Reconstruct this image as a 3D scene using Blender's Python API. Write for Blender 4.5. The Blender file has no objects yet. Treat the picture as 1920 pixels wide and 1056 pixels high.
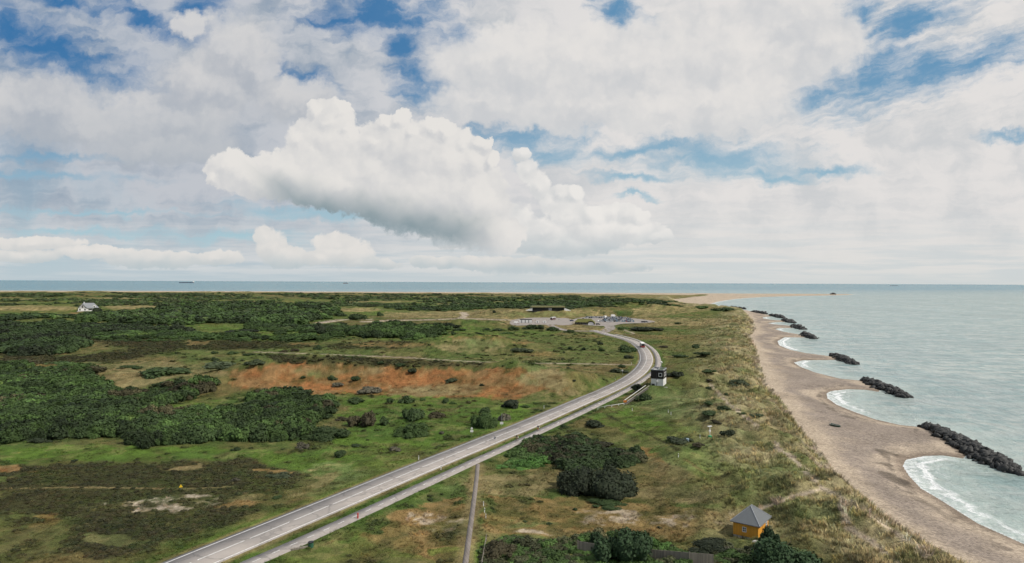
import bpy, bmesh, math, random
import numpy as np
from mathutils import Matrix, Vector

random.seed(7)
RNG = np.random.default_rng(11)
scene = bpy.context.scene
COL = scene.collection
PI = math.pi

# ------------------------------------------------------------------ camera
CAMZ = 47.0
F = 1280.0
PITCH = (530.0 - 528.0 - 1.0) / F
ROLL = 8.5 / 1920.0
_fwd = Vector((0, math.cos(PITCH), math.sin(PITCH)))
_rt0 = Vector((1, 0, 0)); _up0 = _rt0.cross(_fwd)
_rt = _rt0 * math.cos(ROLL) + _up0 * math.sin(ROLL)
_up = _up0 * math.cos(ROLL) - _rt0 * math.sin(ROLL)
cam = bpy.data.cameras.new("camera"); cam.sensor_width = 36; cam.lens = 36 * F / 1920
cam.clip_start = 0.5; cam.clip_end = 120000
camo = bpy.data.objects.new("camera", cam); COL.objects.link(camo)
camo.matrix_world = Matrix(((_rt.x, _up.x, -_fwd.x, 0), (_rt.y, _up.y, -_fwd.y, 0), (_rt.z, _up.z, -_fwd.z, CAMZ), (0, 0, 0, 1)))
scene.camera = camo

def ray(px, py):
    px = np.asarray(px, float); py = np.asarray(py, float)
    dx = (px - 960) / F; dy = (528 - py) / F
    return np.stack([_fwd[i] + dx * _rt[i] + dy * _up[i] for i in range(3)], -1)

def flat(px, py, z=3.0):
    """where the line of sight through a photo pixel meets the level z (world x, y)"""
    d = ray(px, py)
    dz = np.minimum(d[..., 2], -0.002)
    t = (z - CAMZ) / dz
    return np.stack([d[..., 0] * t, d[..., 1] * t], -1)

def flats(pts, z=3.0):
    a = np.array(pts, float)
    return flat(a[:, 0], a[:, 1], z)

def project(x, y, z):
    q = (x, y, z - CAMZ)
    w = sum(q[i] * _fwd[i] for i in range(3))
    a = sum(q[i] * _rt[i] for i in range(3)); b = sum(q[i] * _up[i] for i in range(3))
    w = np.maximum(w, 1e-3)
    return 960 + F * a / w, 528 - F * b / w

def lin(r, g, b):
    f = lambda c: (c / 255 / 12.92) if c / 255 <= 0.04045 else ((c / 255 + 0.055) / 1.055) ** 2.4
    return (f(r), f(g), f(b))

# ------------------------------------------------------------------ node expressions
class X:
    """a socket with arithmetic"""
    def __init__(s, nt, sock): s.nt = nt; s.k = sock
    def _m(s, op, *o):
        n = s.nt.nodes.new('ShaderNodeMath'); n.operation = op
        for i, v in enumerate((s,) + o):
            if isinstance(v, X): s.nt.links.new(v.k, n.inputs[i])
            else: n.inputs[i].default_value = v
        return X(s.nt, n.outputs[0])
    def __add__(s, o): return s._m('ADD', o)
    __radd__ = __add__
    def __sub__(s, o): return s._m('SUBTRACT', o)
    def __rsub__(s, o): return (s * -1.0) + o
    def __mul__(s, o): return s._m('MULTIPLY', o)
    __rmul__ = __mul__
    def __truediv__(s, o): return s._m('DIVIDE', o)
    def max(s, o): return s._m('MAXIMUM', o)
    def min(s, o): return s._m('MINIMUM', o)
    def smax(s, o, k): return s._m('SMOOTH_MAX', o, k)
    def pow(s, o): return s._m('POWER', o)
    def abs(s): return s._m('ABSOLUTE')
    def clip(s): return s.max(0.0).min(1.0)
    def step(s, a, b, lo=0.0, hi=1.0):
        n = s.nt.nodes.new('ShaderNodeMapRange'); n.interpolation_type = 'SMOOTHSTEP'
        s.nt.links.new(s.k, n.inputs[0])
        for i, v in enumerate((a, b, lo, hi)):
            n.inputs[i + 1].default_value = v
        return X(s.nt, n.outputs[0])

class NT:
    def __init__(s, nt): s.nt = nt
    def node(s, t, **kw):
        n = s.nt.nodes.new(t)
        for k, v in kw.items(): setattr(n, k, v)
        return n
    def link(s, a, b): s.nt.links.new(a.k if isinstance(a, X) else a, b)
    def put(s, v, sock):
        if isinstance(v, X): s.nt.links.new(v.k, sock)
        elif isinstance(v, (tuple, list)) and len(v) == 3 and len(sock.default_value) == 4: sock.default_value = (*v, 1)
        else: sock.default_value = v
    def x(s, sock): return X(s.nt, sock)
    def sep(s, vec):
        n = s.node('ShaderNodeSeparateXYZ'); s.put(vec, n.inputs[0])
        return [s.x(o) for o in n.outputs]
    def comb(s, a, b, c=0.0):
        n = s.node('ShaderNodeCombineXYZ')
        for i, v in enumerate((a, b, c)): s.put(v, n.inputs[i])
        return s.x(n.outputs[0])
    def vm(s, op, a, b=None, c=None, scale=None):
        n = s.node('ShaderNodeVectorMath', operation=op)
        s.put(a, n.inputs[0])
        if b is not None: s.put(b, n.inputs[1])
        if c is not None: s.put(c, n.inputs[2])
        if scale is not None: s.put(scale, n.inputs['Scale'])
        return s.x(n.outputs['Value'] if op in ('LENGTH', 'DOT_PRODUCT', 'DISTANCE') else n.outputs[0])
    def noise(s, vec, scale, detail=4, rough=0.55, dist=0.0, col=False, lac=2.0, dims='3D'):
        n = s.node('ShaderNodeTexNoise', noise_dimensions=dims)
        if vec is not None: s.put(vec, n.inputs['Vector'])
        s.put(scale, n.inputs['Scale']); n.inputs['Detail'].default_value = detail
        n.inputs['Roughness'].default_value = rough; n.inputs['Distortion'].default_value = dist
        n.inputs['Lacunarity'].default_value = lac
        return s.x(n.outputs['Color' if col else 'Fac'])
    def voro(s, vec, scale, feature='F1', out='Distance', rand=1.0, dims='3D'):
        n = s.node('ShaderNodeTexVoronoi', feature=feature, voronoi_dimensions=dims)
        if vec is not None: s.put(vec, n.inputs['Vector'])
        s.put(scale, n.inputs['Scale']); n.inputs['Randomness'].default_value = rand
        return s.x(n.outputs[out])
    def mix(s, f, a, b):
        n = s.node('ShaderNodeMix', data_type='RGBA'); n.clamp_factor = True
        s.put(f, n.inputs[0]); s.put(a, n.inputs[6]); s.put(b, n.inputs[7])
        return s.x(n.outputs[2])
    def cmul(s, a, f):
        """colour times a number"""
        return s.vm('SCALE', a, scale=f)
    def attr(s, name, out='Fac'):
        n = s.node('ShaderNodeAttribute', attribute_name=name)
        return s.x(n.outputs[out])
    def ramp(s, f, stops, interp='LINEAR'):
        n = s.node('ShaderNodeValToRGB'); cr = n.color_ramp; cr.interpolation = interp
        while len(cr.elements) < len(stops): cr.elements.new(0.5)
        for e, (p, c) in zip(cr.elements, stops): e.position = p; e.color = (*c, 1)
        s.put(f, n.inputs[0])
        return s.x(n.outputs[0])
# ------------------------------------------------------------------ sky and sun
SUN_EL = math.radians(48); SUN_AZ = math.radians(112)      # azimuth clockwise from +Y (the view direction)
world = bpy.data.worlds.new("World"); scene.world = world; world.use_nodes = True
wt = world.node_tree; wt.nodes.clear()
W = NT(wt)
SKYS = 0.10
sky = W.node('ShaderNodeTexSky', sky_type='NISHITA')
sky.sun_disc = False; sky.sun_elevation = SUN_EL; sky.sun_rotation = SUN_AZ
sky.altitude = 50; sky.air_density = 1.0; sky.dust_density = 0.6; sky.ozone_density = 2.0
tc = W.node('ShaderNodeTexCoord')
dirv = W.x(tc.outputs['Generated'])
dx, dy, dz = W.sep(dirv)
yy = dy.max(0.06)
# direction space in hundreds of picture widths per tangent: A across, B up from the horizon
A = dx / yy * 12.8 + 9.6
B = dz / yy * 12.8
front = dy.step(0.1, 0.35)
hz = dz.max(0.0)
P = W.comb(dx / (hz + 0.07), dy / (hz + 0.07), 0.0)            # a level cloud layer seen in perspective
AB = W.comb(A, B, 0.0)

n1 = W.vm('SUBTRACT', W.noise(AB, 1.6, 4, 0.58, col=True, dims='2D'), (0.5, 0.5, 0.5))
n2 = W.vm('SUBTRACT', W.noise(AB, 5.5, 4, 0.6, col=True, dims='2D'), (0.5, 0.5, 0.5))
def warp(vec, a1, a2):
    return W.vm('MULTIPLY_ADD', n2, (a2, a2, 0), W.vm('MULTIPLY_ADD', n1, (a1, a1, 0), vec))

def blob(vec, px, py, rx, ry, ang=0.0):
    """1 at the centre, 0 on the rim of an ellipse given in picture pixels"""
    c = (px / 100, (530 - py) / 100, 0)
    v = W.vm('SUBTRACT', vec, c)
    if ang:
        n = W.node('ShaderNodeVectorRotate', rotation_type='Z_AXIS'); W.put(v, n.inputs['Vector']); n.inputs['Angle'].default_value = math.radians(ang)
        v = W.x(n.outputs[0])
    v = W.vm('MULTIPLY', v, (100 / rx, 100 / ry, 0))
    return 1.0 - W.vm('LENGTH', v)

def union(vec, blobs, k=0.15):
    r = None
    for b in blobs:
        e = blob(vec, *b)
        r = e if r is None else r.smax(e, k)
    return r

# blue: the clear sky, deep overhead, pale and greenish low down
blue = W.x(sky.outputs[0])
lowc = B.step(0.0, 4.6)
skyc = W.cmul(W.mix(lowc, tuple(c for c in lin(172, 204, 214)), W.mix(A.step(5.0, 13.0), lin(34, 108, 164), lin(84, 142, 182))), 1 / SKYS)
skyc = W.mix(front * 0.92, blue, skyc)

# ---- the veil of high cloud, broken by blue gaps
vw = warp(AB, 0.52, 0.10)
gaps = union(vw, [
    (110, 112, 190, 46, 24), (10, 60, 90, 26, 20), (285, 48, 140, 22, 18), (120, 10, 90, 16, 15), (375, 12, 46, 26),
    (715, 25, 120, 48), (745, 85, 40, 60, -20), (785, 150, 60, 45, 40), (860, 75, 60, 25), (512, 128, 26, 20), (590, 158, 50, 22, 20), (640, 40, 80, 20),
    (985, 262, 120, 26), (1030, 288, 62, 24), (1345, 296, 145, 34), (1210, 280, 120, 14, -10), (1450, 328, 80, 12), (1545, 318, 80, 9), (1180, 330, 60, 9), (1190, 368, 40, 6),
    (1640, 140, 120, 60, -18), (1745, 130, 200, 36, -16), (1520, 185, 110, 20, -18), (1820, 118, 120, 22, -14), (1608, 22, 40, 40), (1158, 28, 56, 30, 30), (1700, 40, 110, 30, -15), (1900, 250, 50, 10),
    (90, 300, 150, 7), (60, 330, 170, 8, 3), (590, 404, 150, 13, 6), (430, 450, 130, 12), (180, 400, 200, 6), (160, 440, 140, 8)], 0.25)
tone0 = W.noise(warp(AB, 0.8, 0.1), 0.7, 4, 0.5, dims='2D')
streak = W.noise(W.vm('MULTIPLY', warp(P, 0.3, 0.1), (1.2, 0.7, 1)), 3.0, 6, 0.6, dims='2D')
wisp = W.noise(W.vm('MULTIPLY', vw, (0.75, 2.2, 1)), 2.0, 5, 0.52, dims='2D')
fine = W.noise(W.vm('MULTIPLY', vw, (1, 1.6, 1)), 9.0, 4, 0.6, dims='2D')
rotn = W.node('ShaderNodeVectorRotate', rotation_type='Z_AXIS'); W.put(warp(AB, 0.26, 0.06), rotn.inputs['Vector']); rotn.inputs['Angle'].default_value = math.radians(-17)
comb_ = W.noise(W.vm('MULTIPLY', W.x(rotn.outputs[0]), (0.55, 3.2, 1)), 2.4, 5, 0.62, dims='2D')
flat_ = W.noise(W.vm('MULTIPLY', warp(AB, 0.3, 0.03), (0.35, 3.4, 1)), 1.7, 5, 0.58, dims='2D')
rightw = A.step(11.5, 15.0) * B.step(2.2, 3.2); loww = B.step(1.6, 2.9, 1.0, 0.0)
wisp = wisp * (1.0 - rightw.max(loww) * 0.75) + (comb_ * rightw + flat_ * loww * (1.0 - rightw)) * 0.75
g = gaps * 1.0 + (0.5 - wisp) * 1.9 + (0.5 - streak) * 0.9 + (0.5 - fine) * 0.12
cover = g.step(-0.70, 1.05, 1.0, 0.06) * (tone0 * 0.9 + A * 0.045).step(0.12, 0.70, 0.60, 1.0)
backcover = streak.step(0.36, 0.56)
cover = cover * front + backcover * (1.0 - front)
# thin high cloud is bluish grey on the left, milky on the right
tone = W.noise(vw, 0.9, 4, 0.55, dims='2D')
side = A.step(4.0, 12.5)
veil_hi = W.mix(side, lin(192, 196, 203), lin(226, 223, 221))
veil_lo = W.mix(side, lin(150, 164, 180), lin(204, 206, 208))
veil = W.mix((tone * 0.8 + wisp * 0.5 - 0.02).step(0.38, 0.78), veil_lo, veil_hi)
low = B.step(0.0, 1.7)
band = W.noise(W.vm('MULTIPLY', AB, (0.22, 3.4, 1)), 2.2, 4, 0.6, dims='2D')
lowv = W.mix(side, W.mix(band.step(0.35, 0.65), lin(186, 199, 206), lin(212, 215, 216)), W.mix(band.step(0.35, 0.65), lin(205, 211, 212), lin(221, 220, 217)))
veil = W.mix(low, lowv, veil)
col = W.mix(cover, skyc, W.cmul(veil, 1 / SKYS))

bv = warp(AB, 0.34, 0.14)
bil = W.voro(bv, 2.3, 'SMOOTH_F1', dims='2D')
bil2 = W.voro(W.vm('ADD', bv, (-0.16, -0.2, 0)), 2.3, 'SMOOTH_F1', dims='2D')
nn = W.noise(warp(AB, 0.1, 0.12), 6.0, 6, 0.62, dims='2D')
bilf = W.voro(warp(AB, 0.20, 0.10), 6.5, 'SMOOTH_F1', dims='2D')
def layer(col, blobs, base, hi, lo, dark, k=0.12, edge=0.16, wa=0.42, slope=0.0, x0=0, shade=(0.0, 1.2), op=1.0, basesoft=0.35, billow=0.5, basefade=None, soft=0.0, form=0.0, de=0.16, crisp=0.0):
    """a heaped cloud: blobs with billowing rims over a flat shaded base"""
    v = warp(AB, wa, wa * 0.42)
    h = union(v, blobs, k)
    up = B - ((530 - base) / 100) + (A - x0 / 100) * slope  # height above the base line
    hh = h + (0.42 - bil) * 0.30 * billow * 2 + (nn - 0.5) * (0.10 + crisp * 1.6) + (0.40 - bilf) * crisp
    a = hh.step(0.0, edge) * (up + (nn - 0.5) * 0.25).step(-basesoft, basesoft * 0.5) * op
    lit = (bil2 - bil) * 1.3 * billow + (nn - 0.5) * 0.16 + (tone0 - 0.5) * soft + h.min(1.0) * 0.08 + 0.58
    if form:
        hs = union(W.vm('ADD', v, (de * 0.62, de * 0.78, 0)), blobs, k)     # lit from the upper right
        lit = lit + (h - hs) * form + (0.40 - bilf) * 0.14
    body = W.mix(lit.step(0.20, 0.95), lo, hi)
    f = (up + (bil - 0.4) * 0.25).step(*shade)
    if basefade: f = f.max(1.0 - A.step(basefade[0] / 100, basefade[1] / 100) * A.step(basefade[2] / 100, basefade[3] / 100, 1.0, 0.0))
    body = W.mix(f, dark, body)
    return W.mix(a * front, col, W.cmul(body, 1 / SKYS))

# grey heap on the upper left
col = layer(col, [(357, 52, 44, 34), (445, 95, 95, 78), (485, 140, 60, 75), (400, 165, 140, 95), (300, 225, 230, 80), (75, 205, 180, 85), (170, 240, 190, 60), (560, 190, 110, 60), (310, 280, 200, 50)],
            330, lin(212, 211, 211), lin(178, 183, 191), lin(170, 178, 187), k=0.3, edge=0.55, wa=0.7, shade=(-0.6, 1.8), basesoft=0.9, op=0.90, billow=0.14, soft=1.0, form=0.55, de=.3)
# broad white heap on the upper right
col = layer(col, [(1000, 120, 240, 95), (1230, 120, 280, 110), (1420, 90, 230, 105), (1320, 190, 230, 70), (1100, 200, 230, 60), (1480, 40, 150, 80), (900, 190, 130, 50), (1550, 75, 100, 62)],
            290, lin(228, 225, 222), lin(202, 204, 207), lin(196, 201, 205), k=0.3, edge=0.40, wa=0.75, shade=(-0.5, 1.0), basesoft=0.8, op=0.92, billow=0.16, soft=1.1, form=0.3, de=.3)
# far heaps standing on the horizon
HI, LO, DK = lin(229, 225, 220), lin(208, 209, 208), lin(186, 197, 201)
col = layer(col, [(60, 462, 110, 14), (180, 478, 90, 14), (40, 485, 90, 14), (290, 490, 120, 18), (410, 488, 60, 16), (498, 446, 24, 24), (512, 466, 34, 30), (538, 484, 48, 24), (632, 458, 50, 24), (640, 476, 64, 30),
                  (595, 486, 42, 18), (700, 496, 60, 12), (795, 492, 30, 14), (838, 494, 38, 13), (890, 496, 40, 17), (930, 498, 60, 20), (1010, 500, 80, 18), (1120, 503, 110, 14)],
            512, HI, LO, DK, k=0.06, edge=0.22, wa=0.16, shade=(-0.05, 0.38), basesoft=0.12, op=0.95, billow=0.3, form=0.5, de=.08, crisp=.2)
# the turrets right of the great cloud
col = layer(col, [(978, 290, 20, 14), (992, 318, 22, 26), (1010, 350, 24, 30), (1034, 380, 30, 26), (1050, 366, 26, 20), (1074, 368, 22, 22), (1068, 398, 44, 36), (1112, 404, 34, 22), (1148, 400, 32, 20),
                  (1172, 402, 32, 22), (1196, 408, 26, 20), (1192, 434, 60, 26), (1236, 444, 36, 14), (1120, 438, 80, 36), (1010, 440, 80, 34), (1050, 462, 110, 24), (960, 420, 50, 40)],
            478, lin(235, 232, 228), lin(206, 208, 209), lin(186, 196, 200), k=0.08, edge=0.24, wa=0.20, shade=(-0.15, 0.55), basesoft=0.25, op=0.95, billow=0.32, form=0.55, de=.09, crisp=.22)
# the great heap in the middle
col = layer(col, [(432, 322, 52, 44), (470, 335, 70, 46), (540, 330, 80, 50), (585, 285, 62, 66), (622, 228, 50, 38), (612, 268, 74, 62), (690, 330, 110, 88), (735, 264, 58, 52), (716, 280, 58, 52), (792, 282, 70, 56),
                  (845, 296, 66, 62), (885, 305, 44, 48), (900, 370, 58, 74), (780, 370, 130, 76), (640, 350, 130, 52), (870, 420, 100, 56), (935, 440, 60, 44), (405, 338, 22, 20), (560, 262, 26, 24), (596, 208, 24, 18), (640, 212, 22, 20), (652, 240, 18, 18), (700, 268, 24, 22), (722, 232, 22, 20), (752, 226, 22, 18), (776, 248, 20, 18), (812, 240, 24, 18), (838, 246, 22, 18), (868, 268, 20, 20), (902, 270, 22, 16), (922, 300, 16, 22)],
            368, lin(229, 226, 222), lin(203, 204, 206), lin(138, 155, 162), k=0.14, edge=0.15, wa=0.36, slope=0.185, x0=400, shade=(-0.02, 0.78), basesoft=0.30, billow=0.17, soft=0.7, form=0.55, de=.16, crisp=.13, basefade=(440, 600, 820, 960))
# sea air low on the horizon
col = W.mix(B.step(0.0, 0.34, 0.75, 0.0) * front, col, W.cmul(W.mix(side, lin(184, 198, 205), lin(206, 211, 211)), 1 / SKYS))
bg = W.node('ShaderNodeBackground'); W.put(col, bg.inputs[0]); bg.inputs[1].default_value = SKYS
wo = W.node('ShaderNodeOutputWorld'); W.link(bg.outputs[0], wo.inputs[0])
world.cycles.sampling_method = 'MANUAL'; world.cycles.sample_map_resolution = 512

sl = bpy.data.lights.new("sun", 'SUN'); sl.energy = 3.6; sl.angle = math.radians(0.9); sl.color = (1.0, 0.95, 0.87)
so = bpy.data.objects.new("sun", sl); COL.objects.link(so)
sd = Vector((math.sin(SUN_AZ) * math.cos(SUN_EL), math.cos(SUN_AZ) * math.cos(SUN_EL), math.sin(SUN_EL)))
so.rotation_euler = sd.to_track_quat('Z', 'Y').to_euler(); so.location = (0, 0, 200)
vs = scene.view_settings; vs.view_transform = 'Standard'; vs.look = 'None'; vs.exposure = 0; vs.gamma = 1; vs.use_curve_mapping = False
# ------------------------------------------------------------------ numbers: noise, distances
def _hash(ix, iy, seed):
    h = (ix.astype(np.int64) * 374761393 + iy.astype(np.int64) * 668265263 + seed * 1442695041) & 0xffffffff
    h = ((h ^ (h >> 13)) * 1274126177) & 0xffffffff
    return ((h ^ (h >> 16)) & 0xffff).astype(np.float32) / 65535.0

def vnoise(x, y, seed=0):
    x0 = np.floor(x); y0 = np.floor(y); fx = x - x0; fy = y - y0
    fx = fx * fx * fx * (fx * (fx * 6 - 15) + 10); fy = fy * fy * fy * (fy * (fy * 6 - 15) + 10)
    ix = x0.astype(np.int64); iy = y0.astype(np.int64)
    a = _hash(ix, iy, seed); b = _hash(ix + 1, iy, seed); c = _hash(ix, iy + 1, seed); d = _hash(ix + 1, iy + 1, seed)
    return (a + (b - a) * fx) * (1 - fy) + (c + (d - c) * fx) * fy

def fbm(x, y, scale, octv=4, seed=0, rough=0.5):
    """about -0.5..0.5; scale is the size in metres of the largest lumps"""
    s = 0; amp = 1; tot = 0; f = 1.0 / scale
    for o in range(octv):
        s = s + amp * (vnoise(x * f + 17.3 * o, y * f - 9.1 * o, seed + o * 31) - 0.5); tot += amp; amp *= rough; f *= 2.03
    return s / tot * 1.5

def sstep(a, b, v):
    t = np.clip((v - a) / (b - a), 0, 1)
    return t * t * (3 - 2 * t)

def seg_dist(x, y, pts):
    """distance to a polyline and the run along it"""
    best = np.full(np.shape(x), 1e9); along = np.zeros(np.shape(x)); s0 = 0.0
    for (ax, ay), (bx, by) in zip(pts[:-1], pts[1:]):
        ex, ey = bx - ax, by - ay; L2 = ex * ex + ey * ey + 1e-9
        t = np.clip(((x - ax) * ex + (y - ay) * ey) / L2, 0, 1)
        d = np.hypot(x - ax - t * ex, y - ay - t * ey)
        m = d < best
        best = np.where(m, d, best); along = np.where(m, s0 + t * math.sqrt(L2), along)
        s0 += math.sqrt(L2)
    return best, along

def inside(x, y, poly):
    r = np.zeros(np.shape(x), bool); n = len(poly)
    for i in range(n):
        ax, ay = poly[i]; bx, by = poly[(i + 1) % n]
        if ay == by: continue
        c = ((ay > y) != (by > y)) & (x < (bx - ax) * (y - ay) / (by - ay) + ax)
        r ^= c
    return r

def sdist(x, y, poly):
    """signed distance, positive inside"""
    d, _ = seg_dist(x, y, list(poly) + [poly[0]])
    return np.where(inside(x, y, poly), d, -d)

def smooth_line(pts, step):
    """Catmull-Rom through the points, resampled"""
    p = np.array(pts, float); p = np.vstack([2 * p[0] - p[1], p, 2 * p[-1] - p[-2]])
    out = []
    for i in range(1, len(p) - 2):
        n = max(2, int(np.linalg.norm(p[i + 1] - p[i]) / step))
        for k in range(n):
            t = k / n
            out.append(0.5 * ((2 * p[i]) + (-p[i - 1] + p[i + 1]) * t + (2 * p[i - 1] - 5 * p[i] + 4 * p[i + 1] - p[i + 2]) * t * t + (-p[i - 1] + 3 * p[i] - 3 * p[i + 1] + p[i + 2]) * t ** 3))
    out.append(p[-2])
    return np.array(out)

# ------------------------------------------------------------------ the lie of the land
WATER_PX = [(1920, 1021), (1833, 982), (1768, 941), (1726, 916), (1704, 893), (1692, 874), (1698, 862), (1733, 855), (1768, 854), (1806, 860), (1812, 852), (1775, 815), (1745, 803),
            (1687, 797), (1639, 786), (1597, 771), (1568, 759), (1551, 747), (1549, 738), (1559, 733), (1591, 730), (1623, 731), (1648, 735), (1650, 728), (1630, 718), (1616, 714),
            (1574, 710), (1526, 698), (1500, 688), (1488, 680), (1506, 675.5), (1567, 675), (1572, 671), (1556, 668), (1510, 662), (1481, 656), (1461, 648), (1457, 640), (1471, 632.5), (1508, 633),
            (1512, 629), (1494, 626.5), (1468, 622), (1453, 617.5), (1461, 615), (1490, 615), (1490, 612), (1482, 611), (1452, 608.5), (1439, 606), (1458, 604), (1472, 604), (1470, 601.5), (1452, 600.5), (1431, 597.5), (1429, 595), (1446, 593.5), (1442, 591),
            (1420, 587), (1400, 582), (1375, 578), (1345, 575), (1328, 571.5), (1345, 566), (1380, 560.5), (1430, 557), (1500, 555), (1560, 554), (1604, 553)]
NORTH_PX = [(1590, 551.6), (1500, 551), (1400, 550.6), (1250, 549.6), (1000, 548.4), (700, 547.2), (400, 546), (0, 545)]
_w = flats(WATER_PX, 0.0); _n = flats(NORTH_PX, 0.0)
LAND = [(97, -300), (96, 40)] + [tuple(p) for p in _w] + [tuple(p) for p in _n] + [(-5200, 3700), (-5200, -300)]
FOOT_PX = [(1804, 1056), (1768, 1032), (1720, 1003), (1671, 970.5), (1623, 935), (1590, 909), (1558, 874), (1545, 851), (1497, 795), (1468, 753), (1436, 717.6), (1426, 685), (1421, 659), (1411, 640), (1406.5, 630), (1416, 617), (1409, 596), (1400, 586), (1385, 581), (1350, 577), (1290, 573), (1262, 568), (1258, 563)]
_f = flats(FOOT_PX, 2.6)
_nf = flats([(1330, 553.6), (1200, 552.5), (1000, 551), (700, 549.4), (400, 548), (0, 547)], 2.6)
FOOTP = [(78, -300), (77, 40)] + [tuple(p) for p in _f] + [tuple(p) for p in _nf] + [(-5200, 3300), (-5200, -300)]
FOOT_LINE = [(78, -300), (77, 40)] + [tuple(p) for p in _f]

ROADZ = 3.4
ROAD_PX = [(120, 1158), (240, 1107), (359, 1056), (480, 1006), (620, 948), (769, 886), (880, 841), (926, 822), (981, 800), (1049, 771), (1100, 749), (1143, 730.5), (1178, 712.5), (1200, 696), (1210, 682), (1212, 670), (1207, 658), (1198, 648), (1182, 639), (1160, 632.5), (1140, 627.5), (1127, 624), (1112, 619.5)]
PATH_PX = [(300, 1130), (386, 1093), (478, 1053), (556, 1019), (666, 969), (772, 920), (844, 887), (891, 865), (960, 834), (1026, 803), (1088, 774.5), (1151, 744), (1186, 725), (1212, 708), (1227, 696), (1233.5, 684), (1233, 671), (1227, 659), (1214, 648), (1193, 637.5), (1168, 630.5), (1152, 627)]
ROAD = smooth_line(flats(ROAD_PX, ROADZ), 4.0)
PATH = smooth_line(flats(PATH_PX, ROADZ), 4.0)
FOOTPATH = smooth_line(flats([(896, 872), (893, 905), (886, 960), (880, 1005), (873, 1056), (868, 1090)], 3.2), 2.0)
TRACK = smooth_line(flats([(1184, 685.5), (1140, 684.5), (1060, 682.5), (960, 681.5), (860, 677.5), (760, 671.5), (640, 666.5), (560, 663.5), (480, 661)], 3.2), 5.0)
LOT_W = flats([(955, 607), (962, 600), (1000, 596), (1062, 597), (1075, 604), (1066, 610), (1010, 609), (968, 611)], ROADZ)       # kiosk yard
LOT_E = flats([(1066, 601), (1096, 595), (1130, 593.5), (1185, 597), (1226, 602.5), (1216, 605.6), (1168, 607.4), (1148, 611.5), (1130, 611.5), (1106, 610.5), (1080, 607)], ROADZ)
LANE4 = smooth_line(flats([(1118, 622), (1096, 621), (1068, 620.5), (1050, 617), (1036, 612), (1028, 608)], ROADZ), 5.0)
LANE5 = smooth_line(flats([(1128, 624), (1140, 619), (1144, 614), (1138, 609)], ROADZ), 4.0)
LANE = smooth_line(flats([(955, 600.5), (900, 598.5), (860, 598), (800, 600), (740, 601), (690, 603.5)], ROADZ), 8.0)
LANE2 = smooth_line(flats([(862, 598), (872, 592), (868, 586)], ROADZ), 8.0)
LANE3 = smooth_line(flats([(688, 599.5), (650, 599.5), (625, 602), (600, 606)], ROADZ), 8.0)

# heaps of sand: (px, py of the foot, height m, half length m, half depth m, turn)
def _spot(px, py, z=3.2): return flat(px, py, z)
DUNES = [(1236, 724, 5.2, 20, 22, 0), (1290, 790, 2.2, 40, 26, -0.4), (1010, 722, 7.5, 24, 18, 0), (1075, 735, 3.5, 16, 10, 0), (860, 716, 4.6, 34, 16, 0), (700, 715, 4.8, 42, 16, 0), (560, 716, 5.2, 34, 17, 0), (470, 722, 4.0, 22, 12, 0),
         (235, 724, 4.5, 20, 12, 0), (345, 732, 4.2, 22, 13, 0.1), (70, 698, 3.5, 24, 10, 0), (850, 654, 7.0, 36, 26, 0), (930, 650, 5.5, 30, 22, 0), (1030, 594, 9.0, 90, 40, 0), (1130, 590, 8.0, 60, 40, 0), (1220, 588, 8.0, 60, 40, 0),
         (880, 613, 7.0, 45, 18, 0), (60, 584, 6.0, 90, 30, 0), (250, 584, 6.0, 60, 30, 0), (940, 590, 6.5, 40, 24, 0), (690, 588, 5.0, 60, 22, 0), (1290, 590, 7.0, 60, 30, 0), (1185, 578, 8, 70, 50, 0), (1120, 880, 0.8, 12, 9, 0)]
_dune = [(*_spot(a, b), h, rx, ry, t) for a, b, h, rx, ry, t in DUNES]
TOWER_XY = flat(1235, 721, 8.0)
HUT_XY = flat(1408, 991, 3.6)

def near(x, y, line, lim):
    """distance to a polyline, worked out only near it"""
    a = np.array(line); d = np.full(np.shape(x), 1e6)
    m = (x > a[:, 0].min() - lim) & (x < a[:, 0].max() + lim) & (y > a[:, 1].min() - lim) & (y < a[:, 1].max() + lim)
    if m.any(): d[m] = seg_dist(x[m], y[m], a)[0]
    return d

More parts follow.
